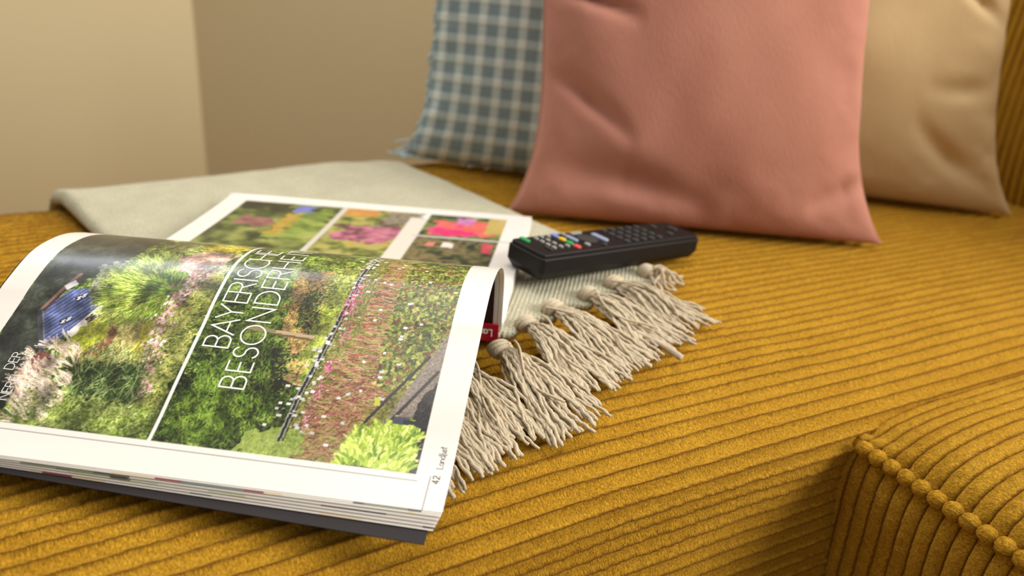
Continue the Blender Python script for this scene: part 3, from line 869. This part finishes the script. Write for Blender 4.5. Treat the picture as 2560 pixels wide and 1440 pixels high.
# spine: a red strip facing the viewer at the foot of the arch
def mpt(x, w, z):
    """x from the left end, w towards the viewer from the spine line, z up"""
    P = MS - UM * (ML - x) - WM * w
    return (P[0], P[1], z - TILT * (ML - x))
sp = MB()
v = []
for x in (-.002, ML - .001):
    v += [mpt(x, .0105, .0042), mpt(x, .0092, .0150), mpt(x, .0074, .0150), mpt(x, .0086, .0036)]
sp.add(v, [(0, 4, 5, 1), (1, 5, 6, 2), (2, 6, 7, 3), (3, 7, 4, 0), (0, 1, 2, 3), (4, 7, 6, 5)])
spine = sp.build('spine', M_SPINE, magazine, smooth=False)
spine['label'] = 'red spine strip with white lettering'

# ---- right-hand page block lying flat on the blanket
FRp = np.array([0.0118, 0.6263, .0165]); FLp = np.array([-0.2473, 0.6205, .0165])


def far_pt(x, y):
    """x 0 left..1 right, y 0 spine..1 far edge -> world point on the top of the right-hand block"""
    x = np.asarray(x, float); y = np.asarray(y, float)
    A0 = MS + np.array([0, 0, .0]) + WM * .004
    L0 = A0 - UM * ML; R0_ = A0
    bl = L0[None] * (1 - x).reshape(-1, 1) + R0_[None] * x.reshape(-1, 1)
    tl = FLp[None] * (1 - x).reshape(-1, 1) + FRp[None] * x.reshape(-1, 1)
    P = bl * (1 - y).reshape(-1, 1) + tl * y.reshape(-1, 1)
    P[:, 2] = np.interp(y.reshape(-1), [0, .04, .12, .3, .6, 1], [.0105, .0150, .0185, .0190, .0175, .0160])
    P[:, 2] -= TILT * .8 * ML * (1 - x.reshape(-1)) * (1 - y.reshape(-1)) ** .5
    return P.reshape(x.shape + (3,))


nx, ny = 230, 190
gx, gy = np.meshgrid(np.linspace(0, 1, nx), np.linspace(0, 1, ny))
top = far_pt(gx, gy)
C2 = np.ones((ny, nx, 3)) * np.array(PAPER, float)
mx_, my_ = gx * 255, (1 - gy) * 222            # millimetres from the left edge and from the far (outer) edge


def region(x0, x1, y0, y1, pal, sc, seed, warp=0):
    wx = mx_ + (fbm(mx_ / 8, my_ / 8, seed + 3, 2) - .5) * warp; wy = my_ + (fbm(mx_ / 8, my_ / 8, seed + 5, 2) - .5) * warp
    m = (wx > x0) & (wx < x1) & (wy > y0) & (wy < y1) & (mx_ > 17) & (mx_ < 236) & (my_ > 16) & (my_ < 208)
    v = np.clip((fbm(mx_ / sc, my_ / sc, seed, 3) - .5) * 1.9 + .5, 0, .999) * (len(pal) - 1)
    i = v.astype(int); f = (v - i)[..., None]; p = np.array(pal, float)
    C2[m] = (p[i] * (1 - f) + p[i + 1] * f)[m]


GRN = [(34, 40, 24), (74, 88, 40), (120, 132, 66), (160, 160, 92)]
region(17, 98, 16, 208, GRN, 14, 61)
region(17, 60, 16, 40, [(28, 32, 22), (52, 58, 36)], 8, 62, 20)
region(62, 98, 30, 120, [(92, 116, 44), (140, 158, 70), (170, 176, 96)], 10, 63, 30)
region(64, 78, 20, 42, [(84, 100, 176), (120, 130, 200)], 6, 64, 8)
region(60, 72, 42, 110, [(170, 140, 50), (190, 160, 70)], 6, 65, 14)
region(28, 58, 60, 90, [(120, 80, 76), (170, 110, 110)], 8, 66, 18)
region(103, 158, 16, 208, [(70, 76, 36), (130, 138, 66), (176, 172, 96), (190, 160, 80)], 10, 67)
region(103, 130, 16, 40, [(190, 130, 60), (214, 160, 84)], 8, 68, 12)
region(112, 158, 62, 112, [(96, 56, 70), (170, 92, 120), (206, 130, 150)], 7, 69, 22)
region(138, 168, 16, 60, [(70, 58, 52), (150, 140, 120), (120, 112, 96)], 7, 70, 12)
region(172, 236, 16, 78, GRN, 10, 71)
region(182, 228, 30, 70, [(226, 90, 90), (236, 120, 100), (220, 60, 130)], 8, 72, 16)
region(184, 216, 58, 72, [(224, 30, 110), (240, 60, 120)], 8, 73, 10)
region(196, 212, 22, 40, [(190, 110, 180), (220, 150, 190)], 6, 74, 8)
region(222, 236, 18, 60, [(210, 180, 110), (190, 170, 90)], 8, 75, 8)
region(172, 236, 82, 208, [(40, 42, 26), (84, 86, 46), (140, 120, 84), (60, 60, 36)], 7, 76)
region(194, 204, 92, 106, [(236, 226, 220), (236, 226, 220)], 8, 77, 6)
region(224, 232, 88, 112, [(200, 50, 80), (220, 90, 100)], 8, 78, 6)
region(182, 190, 94, 104, [(216, 120, 100), (220, 140, 120)], 8, 79, 6)
C2[(mx_ > 98) & (mx_ < 103) & (my_ > 14) & (my_ < 210)] = (214, 206, 196)
C2[(mx_ > 158) & (mx_ < 172) & (my_ > 30) & (my_ < 210)] = (226, 220, 210)
C2[(my_ > 78) & (my_ < 82) & (mx_ > 168)] = (206, 204, 198)
me = raw_mesh('right_page', top.reshape(-1, 3), grid_faces(ny, nx))
rg = np.ones((ny, nx, 4)); rg[..., :3] = lin3(C2)
fattr(me, 'print', rg.reshape(-1, 4), 'FLOAT_COLOR')
rp = link('right_page', me, M_PRINT, magazine); rp['label'] = 'right page with smaller flower pictures'
# the block of leaves under it, slightly stepped, and the back cover
nb_x, nb_y = 40, 40
bx, by = np.meshgrid(np.linspace(0, 1, nb_x), np.linspace(0, 1, nb_y))
for i in range(6):
    T = far_pt(bx, by); T[..., 2] -= .0002 + i * .0011
    T += UM * (.0006 * ((i * 7) % 3 - 1))
    B = T.copy(); B[..., 2] -= .00095
    k = nb_x * nb_y; idx = np.arange(k).reshape(nb_y, nb_x)
    ring = np.r_[idx[0, :], idx[1:, -1], idx[-1, -2::-1], idx[-2:0:-1, 0]]; r2 = np.roll(ring, -1)
    fs = np.vstack([grid_faces(nb_y, nb_x), grid_faces(nb_y, nb_x, True) + k, np.stack([ring, ring + k, r2 + k, r2], -1)])
    link('page_section', raw_mesh('page_section', np.vstack([T.reshape(-1, 3), B.reshape(-1, 3)]), fs, smooth=False), M_PAPER, magazine)

# ---- lettering printed on the left page
def arc(cx, cy, rx, ry, a0, a1, n=14):
    t = np.radians(np.linspace(a0, a1, n)); return [(cx + rx * math.cos(a), cy + ry * math.sin(a)) for a in t]


GLY = {  # width, strokes in a unit-height box
    'A': (.78, [[(0, 0), (.39, 1), (.78, 0)], [(.13, .33), (.65, .33)]]),
    'B': (.58, [[(0, 0), (0, 1), (.30, 1)] + arc(.30, .76, .22, .24, 90, -90)[1:] + [(0, .52)], [(.30, .52)] + arc(.32, .26, .26, .26, 90, -90) + [(0, 0)]]),
    'C': (.80, [arc(.48, .5, .48, .5, 48, 312, 26)]),
    'D': (.74, [[(0, 0), (0, 1), (.26, 1)] + arc(.26, .5, .48, .5, 90, -90, 20)[1:] + [(0, 0)]]),
    'E': (.48, [[(.48, 1), (0, 1), (0, 0), (.48, 0)], [(0, .52), (.44, .52)]]),
    'H': (.68, [[(0, 0), (0, 1)], [(.68, 0), (.68, 1)], [(0, .52), (.68, .52)]]),
    'I': (.0, [[(0, 0), (0, 1)]]),
    'N': (.72, [[(0, 0), (0, 1), (.72, 0), (.72, 1)]]),
    'O': (1.0, [arc(.5, .5, .5, .5, 90, 450, 36)]),
    'R': (.58, [[(0, 0), (0, 1), (.30, 1)] + arc(.30, .75, .24, .25, 90, -90)[1:] + [(0, .5)], [(.28, .5), (.58, 0)]]),
    'S': (.52, [arc(.26, .76, .24, .24, 25, 260, 18) + arc(.26, .26, .26, .26, 80, -155, 18)[0:]]),
    'T': (.6, [[(0, 1), (.6, 1)], [(.3, 1), (.3, 0)]]),
    'Y': (.70, [[(0, 1), (.35, .46), (.70, 1)], [(.35, .46), (.35, 0)]]),
    'L': (.44, [[(0, 1), (0, 0), (.44, 0)]]),
    'a': (.44, [arc(.22, .30, .22, .30, 60, 330, 20), [(.44, .58), (.44, 0)]]),
    'n': (.42, [[(0, 0), (0, .58)], [(0, .36)] + arc(.21, .36, .21, .22, 170, 0, 12) + [(.42, 0)]]),
    'd': (.44, [arc(.22, .30, .22, .30, 60, 330, 20), [(.44, 1.05), (.44, 0)]]),
    'l': (.18, [[(.10, 1.1), (.02, -.15), (.18, -.2)]]),
    'u': (.36, [[(.04, .6), (0, .15), (.12, 0), (.28, .1), (.36, .6)], [(.36, .6), (.34, 0)]]),
    's': (.28, [[(.26, .62), (.06, .52), (.22, .28), (.16, .0), (0, .02)]]),
    't': (.3, [[(.16, 1.0), (.10, .1), (.2, 0)], [(0, .66), (.3, .72)]]),
    '4': (.56, [[(.40, 0), (.40, 1), (0, .28), (.56, .28)]]),
    '2': (.50, [arc(.25, .74, .25, .26, 165, -35, 14) + [(0, 0), (.52, 0)]]),
    ' ': (.3, []),
}


def text_strokes(txt, h, gap, widths=1.0):
    out, x = [], 0.0
    for ch in txt:
        w, st = GLY[ch]
        for s in st: out.append([(x + p[0] * h * widths, p[1] * h) for p in s])
        x += w * h * widths + gap
    return out, x


def ribbon_mesh(name, strokes, width, place, mat, parent, step=1.2):
    """flat ribbons along the strokes (mm); place(N,2 array) -> world"""
    V, Fc, n0 = [], [], 0
    for s in strokes:
        P = [np.array(s[0], float)]
        for a, b in zip(s[:-1], s[1:]):
            a = np.array(a, float); b = np.array(b, float); k = max(1, int(np.linalg.norm(b - a) / step))
            for j in range(1, k + 1): P.append(a + (b - a) * j / k)
        P = np.array(P)
        d = np.diff(P, axis=0); d /= np.linalg.norm(d, axis=1)[:, None] + 1e-9
        t0 = np.vstack([d[:1], d]); t1 = np.vstack([d, d[-1:]])
        nrm0 = np.stack([-t0[:, 1], t0[:, 0]], 1); nrm1 = np.stack([-t1[:, 1], t1[:, 0]], 1)
        m = nrm0 + nrm1; m /= np.linalg.norm(m, axis=1)[:, None] + 1e-9
        c = np.clip((m * nrm0).sum(1), .35, 1)
        off = m * (width / 2 / c)[:, None]
        P[0] -= d[0] * width * .3; P[-1] += d[-1] * width * .3
        A, B = P + off, P - off
        V += [np.stack([A, B], 1).reshape(-1, 2)]
        for i in range(len(P) - 1):
            q = n0 + i * 2; Fc.append((q, q + 1, q + 3, q + 2))
        n0 += 2 * len(P)
    me = raw_mesh(name, place(np.vstack(V)), Fc, smooth=False)
    return link(name, me, mat, parent)


def on_page(xbase, sstart, lift=.00012):
    # reading direction runs towards the spine, letter tops towards the left end of the page
    return lambda q: page_pt((xbase - q[:, 1]) / 252 * ML, (sstart - q[:, 0]) / 1000, lift)


def centred(txt, centres, h, wf):
    out = []
    for ch, c in zip(txt, centres):
        w, st = GLY[ch]
        for q in st: out.append([(-c + (p[0] - w / 2) * h * wf, p[1] * h) for p in q])
    return out


ribbon_mesh('title_lettering', centred('BAYERISCHE', (152.1, 143.2, 134.4, 125.4, 118.4, 113.0, 107.8, 99.2, 90.2, 81.5), 12.8, .92), .85, on_page(130.8, 0), M_INK_WHITE, page)
ribbon_mesh('title_lettering', centred('BESONDERHEITEN', (173.6, 165.0, 156.9, 146.5, 134.4, 123.4, 114.3, 106.5, 97.6, 88.2, 82.0, 76.5, 69, 60), 12.2, .92), .85, on_page(146.6, 0), M_INK_WHITE, page)
st, w = text_strokes('DER', 4.6, .7)
ribbon_mesh('caption_lettering', st, .38, on_page(33.0, 181.0), M_INK_WHITE, page)
st, w = text_strokes('NEREI', 4.6, .7)
ribbon_mesh('caption_lettering', st, .38, on_page(38.6, 197.0), M_INK_WHITE, page)
st, w = text_strokes('42', 2.9, .6)
ribbon_mesh('page_number', st, .36, on_page(247.3, 211.6), M_INK_DARK, page)
st, w = text_strokes('Land', 2.9, .45)
st2, w2 = text_strokes('lust', 2.9, .25)
ribbon_mesh('footer_lettering', st + [[(p[0] + w, p[1]) for p in s] for s in st2], .24, on_page(247.6, 204.2), M_INK_DARK, page)
# spine lettering, upside down for the viewer
st, w = text_strokes('Landlust', 4.3, .8)
def on_spine(q):
    out = []
    for a, b in q:
        k = (7.6 - b) / 10.9
        k = np.clip(k, 0, 1)
        p0 = np.array(mpt(ML - .0050 - a / 1000, .0105, .0042)); p1 = np.array(mpt(ML - .0050 - a / 1000, .0092, .0150))
        out.append(p0 * (1 - k) + p1 * k - WM * .00015)
    return np.array(out)
ribbon_mesh('spine_lettering', st, .8, on_spine, M_INK_WHITE, spine, step=.6)

# ------------------------------------------------------------------ remote control
M_RB = plain('remote_black', lin(19, 18, 18), .5, .3, noise=.1, nscale=50)
M_RD = plain('remote_dark_grey', lin(46, 45, 46), .45, .4, noise=.05)
M_KEY = {'green': plain('key_green', lin(38, 160, 88), .4), 'yellow': plain('key_yellow', lin(226, 190, 46), .4), 'red': plain('key_red', lin(222, 84, 84), .4),
         'blue': plain('key_blue', lin(120, 140, 210), .4), 'pale': plain('key_pale', lin(150, 160, 190), .4), 'grey': plain('key_grey', lin(150, 150, 142), .5),
         'dark': plain('key_dark', lin(58, 58, 57), .6, .3)}
remote = tag(empty('remote_control', (0, 0, 0)), 'black television remote control with coloured keys beside the pink pillow', 'remote control')
RW, RL, RT = .039, .176, .0195
_ry = math.radians(41)
_l = Vector((math.cos(_ry), math.sin(_ry), 0)); _lean = math.radians(-5.0)
remote.location = (-.0073, .5075, ZS + .0197)
remote.rotation_euler = (0, -_lean, _ry)


def rounded_plate(name, cx, cy, lx, ly, z0, z1, r, mat, parent, taper=0.0, seg=4):
    """rounded rectangle extruded z0..z1 with a small chamfer on top"""
    def ring(sx, sy, rr, z):
        out = []
        for qx, qy, a0 in ((1, 1, 0), (-1, 1, 90), (-1, -1, 180), (1, -1, 270)):
            for k in range(seg + 1):
                a = math.radians(a0 + 90 * k / seg)
                out.append((cx + qx * (sx / 2 - rr) + rr * math.cos(a), cy + qy * (sy / 2 - rr) + rr * math.sin(a), z))
        return out
    h = min(.0012, (z1 - z0) * .4, r * .6)
    rs = [ring(lx - taper, ly - taper, max(r - taper / 2, r * .5), z0), ring(lx, ly, r, z0 + (z1 - z0) * (.35 if taper else .02)), ring(lx, ly, r, z1 - h),
          ring(lx - h * .6, ly - h * .6, max(r - h * .3, r * .4), z1 - h * .3), ring(lx - h * 1.8, ly - h * 1.8, max(r - h * .9, r * .3), z1)]
    n = len(rs[0]); v = [p for q in rs for p in q]; f = [tuple(range(n))[::-1]]
    for i in range(len(rs) - 1):
        for j in range(n):
            a, b = i * n + j, i * n + (j + 1) % n
            f.append((a, b, b + n, a + n))
    f.append(tuple((len(rs) - 1) * n + j for j in range(n)))
    return link(name, raw_mesh(name, v, f, smooth=False), mat, parent)


# local frame: x along the remote from its near end, y from right (-) to left (+)
rounded_plate('body', RL / 2, -RW / 2, RL, RW, 0, RT * .86, .004, M_RB, remote, taper=.007)
rounded_plate('face_plate', RL / 2, -RW / 2, RL - .003, RW - .003, RT * .86, RT, .003, M_RB, remote)
def key(l, c, ll, cc, col, h=.0013, name='key'):
    rounded_plate(name, l / 1000, -c / 1000, ll / 1000, cc / 1000, RT - .0002, RT + h, min(ll, cc) / 2200, M_KEY[col], remote, seg=3)
key(9.5, 7.5, 4.5, 10, 'green')
for c, col in ((6.5, 'blue'), (14.5, 'yellow'), (22.5, 'green'), (30.5, 'red')): key(40, c, 5, 6.6, col)
for l, c in ((20, 8), (20, 14.5), (20, 21), (20, 27.5), (27, 6), (27, 13), (27, 20), (27, 27), (33.5, 6), (33.5, 27)): key(l, c, 3.2, 4.2, 'grey')
key(14.5, 28, 2.6, 8, 'dark')
key(49, 15, 4.2, 13, 'pale'); key(49, 5.5, 3.6, 4.4, 'grey'); key(52, 29, 4.2, 5, 'grey')
key(75, 19, 5.5, 17, 'pale'); key(62, 19, 16, 16, 'dark', .0008); key(62, 6, 12, 3.6, 'grey'); key(66, 33, 4, 4.5, 'dark')
for a in range(5):
    for b in range(4): key(92 + a * 9.5, 7 + b * 8.3, 5.4, 5.4, 'dark', name='key')
key(148, 10, 5, 6, 'dark'); key(148, 28, 5, 6, 'dark'); key(162, 19, 5, 10, 'dark')

# ------------------------------------------------------------------ pillows
def fabric_mat(name, ca, cb, scale, bump=.0005, big=.12):
    m, nt, b = mat_new(name)
    a = N(nt, 'ShaderNodeAttribute', attribute_name='fab')
    mp = N(nt, 'ShaderNodeMapping'); mp.inputs['Rotation'].default_value = (0, 0, math.radians(38)); mp.inputs['Scale'].default_value = (scale, scale * .35, 1)
    nt.links.new(a.outputs['Vector'], mp.inputs['Vector'])
    nz = N(nt, 'ShaderNodeTexNoise'); nz.inputs['Scale'].default_value = 1; nz.inputs['Detail'].default_value = 3
    nt.links.new(mp.outputs['Vector'], nz.inputs['Vector'])
    n2 = N(nt, 'ShaderNodeTexNoise'); n2.inputs['Scale'].default_value = 22; n2.inputs['Detail'].default_value = 3
    nt.links.new(a.outputs['Vector'], n2.inputs['Vector'])
    av = N(nt, 'ShaderNodeMath', operation='MULTIPLY_ADD'); av.inputs[1].default_value = .6; nt.links.new(n2.outputs['Fac'], av.inputs[0])
    sc = N(nt, 'ShaderNodeMath', operation='MULTIPLY'); sc.inputs[1].default_value = .5; nt.links.new(nz.outputs['Fac'], sc.inputs[0]); nt.links.new(sc.outputs[0], av.inputs[2])
    mx = N(nt, 'ShaderNodeMix', data_type='RGBA'); mx.inputs['A'].default_value = ca; mx.inputs['B'].default_value = cb
    nt.links.new(av.outputs[0], mx.inputs['Factor']); nt.links.new(mx.outputs['Result'], b.inputs['Base Color'])
    b.inputs['Roughness'].default_value = .9; b.inputs['Specular IOR Level'].default_value = .1; b.inputs['Sheen Weight'].default_value = .1
    bp = N(nt, 'ShaderNodeBump'); bp.inputs['Distance'].default_value = bump; bp.inputs['Strength'].default_value = .7
    nt.links.new(nz.outputs['Fac'], bp.inputs['Height']); nt.links.new(bp.outputs['Normal'], b.inputs['Normal'])
    return m


def check_mat():
    m, nt, b = mat_new('blue_check_weave')
    a = N(nt, 'ShaderNodeAttribute', attribute_name='fab')
    sx = N(nt, 'ShaderNodeSeparateXYZ'); nt.links.new(a.outputs['Vector'], sx.inputs[0])
    facs = []
    for out, per in ((0, .0255), (1, .0200)):
        mm = N(nt, 'ShaderNodeMath', operation='MULTIPLY'); mm.inputs[1].default_value = 2 * math.pi / per; nt.links.new(sx.outputs[out], mm.inputs[0])
        sn = N(nt, 'ShaderNodeMath', operation='SINE'); nt.links.new(mm.outputs[0], sn.inputs[0])
        mr = N(nt, 'ShaderNodeMapRange'); mr.inputs['From Min'].default_value = -.25; mr.inputs['From Max'].default_value = .75; mr.interpolation_type = 'SMOOTHSTEP'
        nt.links.new(sn.outputs[0], mr.inputs['Value']); facs.append(mr)
    ad = N(nt, 'ShaderNodeMath', operation='MULTIPLY_ADD'); nt.links.new(facs[0].outputs[0], ad.inputs[0]); ad.inputs[1].default_value = .55
    h2 = N(nt, 'ShaderNodeMath', operation='MULTIPLY'); h2.inputs[1].default_value = .40; nt.links.new(facs[1].outputs[0], h2.inputs[0]); nt.links.new(h2.outputs[0], ad.inputs[2])
    nz = N(nt, 'ShaderNodeTexNoise'); nz.inputs['Scale'].default_value = 400; nt.links.new(a.outputs['Vector'], nz.inputs['Vector'])
    cr = N(nt, 'ShaderNodeValToRGB'); e = cr.color_ramp
    e.elements[0].color = lin(140, 158, 166); e.elements[1].color = lin(236, 240, 234); q = e.elements.new(.5); q.color = lin(192, 208, 210)
    nt.links.new(ad.outputs[0], cr.inputs['Fac']); nt.links.new(cr.outputs['Color'], b.inputs['Base Color'])
    b.inputs['Roughness'].default_value = .9; b.inputs['Specular IOR Level'].default_value = .1
    s2 = N(nt, 'ShaderNodeMath', operation='MULTIPLY_ADD'); nt.links.new(nz.outputs['Fac'], s2.inputs[0]); s2.inputs[1].default_value = .3; nt.links.new(ad.outputs[0], s2.inputs[2])
    bp = N(nt, 'ShaderNodeBump'); bp.inputs['Distance'].default_value = .002; nt.links.new(s2.outputs[0], bp.inputs['Height']); nt.links.new(bp.outputs['Normal'], b.inputs['Normal'])
    return m


def pillow(name, base, yaw, lean, w, h, T, k, pw, mat, label, wr_seed, folds=(), group=None, shear=0.0):
    root = tag(empty(name, (base[0], base[1], ZS + base[2])), label, 'pillow', group)
    root.rotation_euler = (0, 0, 0)
    n = 110
    a = np.linspace(-1, 1, n); b = np.linspace(-1, 1, n)
    # denser towards the seams
    a = np.sign(a) * (1 - (1 - np.abs(a)) ** 1.35); b = np.sign(b) * (1 - (1 - np.abs(b)) ** 1.35)
    A, B = np.meshgrid(a, b)
    X = A * w / 2 * (1 - k * (1 - np.abs(B) ** pw)); Y = B * h / 2 * (1 - np.where(B > 0, k * .8, .0) * (1 - np.abs(A) ** pw)) + h / 2
    X = X - shear * Y
    prof = ((1 - A ** 2) * (1 - B ** 2)).clip(0) ** .42
    t = T / 2 * prof
    edge = np.exp(-((1 - np.abs(A)) / .28) ** 2) + np.exp(-((1 - np.abs(B)) / .22) ** 2)
    wr = (fbm(A * 3 + 5, B * 5, wr_seed, 3) - .5) * .012 * edge.clip(0, 1) + (fbm(A * 2, B * 2, wr_seed + 3, 2) - .5) * .012
    for (fa, fb, dx, dy, ln, wd, dp) in folds:     # creases: start, direction, length, width, depth
        q = (A - fa) * dx + (B - fb) * dy; c = -(A - fa) * dy + (B - fb) * dx + .25 * q * q
        wr = wr - 1.6 * dp * np.exp(-(c / wd) ** 2) * np.clip(1 - np.abs(q - ln / 2) / (ln / 2 + .05), 0, 1)
    t2 = np.maximum(t + wr * prof ** .5, 0)
    cy, sy = math.cos(yaw), math.sin(yaw); cl, sl_ = math.cos(lean), math.sin(lean)

    def place(x, y, d):   # d: towards the viewer
        yy = y * sl_ - d * cl; zz = y * cl + d * sl_
        return np.stack([x * cy - yy * sy, x * sy + yy * cy, zz], -1)
    front = place(X, Y, t2); back = place(X, Y, -t)
    front[..., 2] = np.maximum(front[..., 2], .0015 + 0 * front[..., 2]); back[..., 2] = np.maximum(back[..., 2], .0015)
    fab = np.stack([A * w / 2, B * h / 2, 0 * A], -1).reshape(-1, 3)
    for nm, P, fl in (('front_cover', front, False), ('back_cover', back, True)):
        me = raw_mesh(nm, P.reshape(-1, 3), grid_faces(n, n, fl)); fattr(me, 'fab', fab, 'FLOAT_VECTOR')
        link(nm, me, mat, root)
    # seam cord round the edge
    idx = np.arange(n * n).reshape(n, n)
    ring = np.r_[idx[0, :], idx[1:, -1], idx[-1, -2::-1], idx[-2:0:-1, 0]]
    R = front.reshape(-1, 3)[ring]
    mb = MB(); mb.tube(np.vstack([R[::2], R[:1]]), .0016, 6)
    me = raw_mesh('seam', np.vstack(mb.v), mb.f); fattr(me, 'fab', np.vstack(mb.v), 'FLOAT_VECTOR')
    link('seam', me, mat, root)
    return root, R


M_PINK = fabric_mat('pink_linen', lin(182, 120, 104), lin(199, 143, 124), 520)
M_BEIGE = fabric_mat('beige_cotton', lin(204, 176, 128), lin(218, 192, 148), 300)
M_CHECK = check_mat()
M_FRINGE = plain('fringe_blue', lin(196, 212, 216), .9, .1, noise=.15, nscale=90)
SEATTOP = .0035
blue, ringB = pillow('checked_pillow', (.030, .806, SEATTOP), math.radians(-10), math.radians(9), .325, .37, .085, .14, 4.0, M_CHECK,
              'blue-grey checked pillow with a frayed edge standing behind the pink pillow', 5)
mb = MB()
for q in range(0, len(ringB)):
    p = ringB[q]
    c = ringB.mean(0)
    for s in range(2):
        out = (p - c); out /= np.linalg.norm(out) + 1e-9
        out = out + RNG.normal(0, .35, 3); L_ = U(.009, .018) if p[2] < .02 else U(.002, .006)
        t = np.linspace(0, 1, 5)[:, None]
        P = p + out * L_ * t + np.array([0, 0, -.004]) * t ** 2; P[:, 2] = np.maximum(P[:, 2], .0015)
        mb.tube(P, .0016 * (1 - .5 * t[:, 0]), 4)
mb.build('fringe', M_FRINGE, blue)
pink, _ = pillow('pink_pillow', (.164, .672, SEATTOP), math.radians(0), math.radians(14), .346, .40, .105, .185, 4.0, M_PINK,
              'dusty pink linen pillow standing in the middle behind the remote control', 11,
              folds=[(-1.0, -.02, 1, -.05, .55, .035, .010), (-1, -.36, .95, -.3, .6, .04, .007), (-.95, -.80, .9, .1, .9, .07, .012), (.62, -.86, .9, .42, .5, .04, .008), (-1, .35, 1, -.1, .4, .04, .005)], shear=.085)
beige, _ = pillow('beige_pillow', (.358, .838, SEATTOP), math.radians(-9), math.radians(12), .36, .40, .10, .18, 4.0, M_BEIGE,
              'plain beige cotton pillow leaning behind the pink pillow at the right', 17,
              folds=[(.98, -.05, -1, .35, .5, .04, .008), (.95, -.35, -1, -.25, .5, .05, .005), (.9, -.85, -1, .35, .6, .06, .008)], shear=.10)
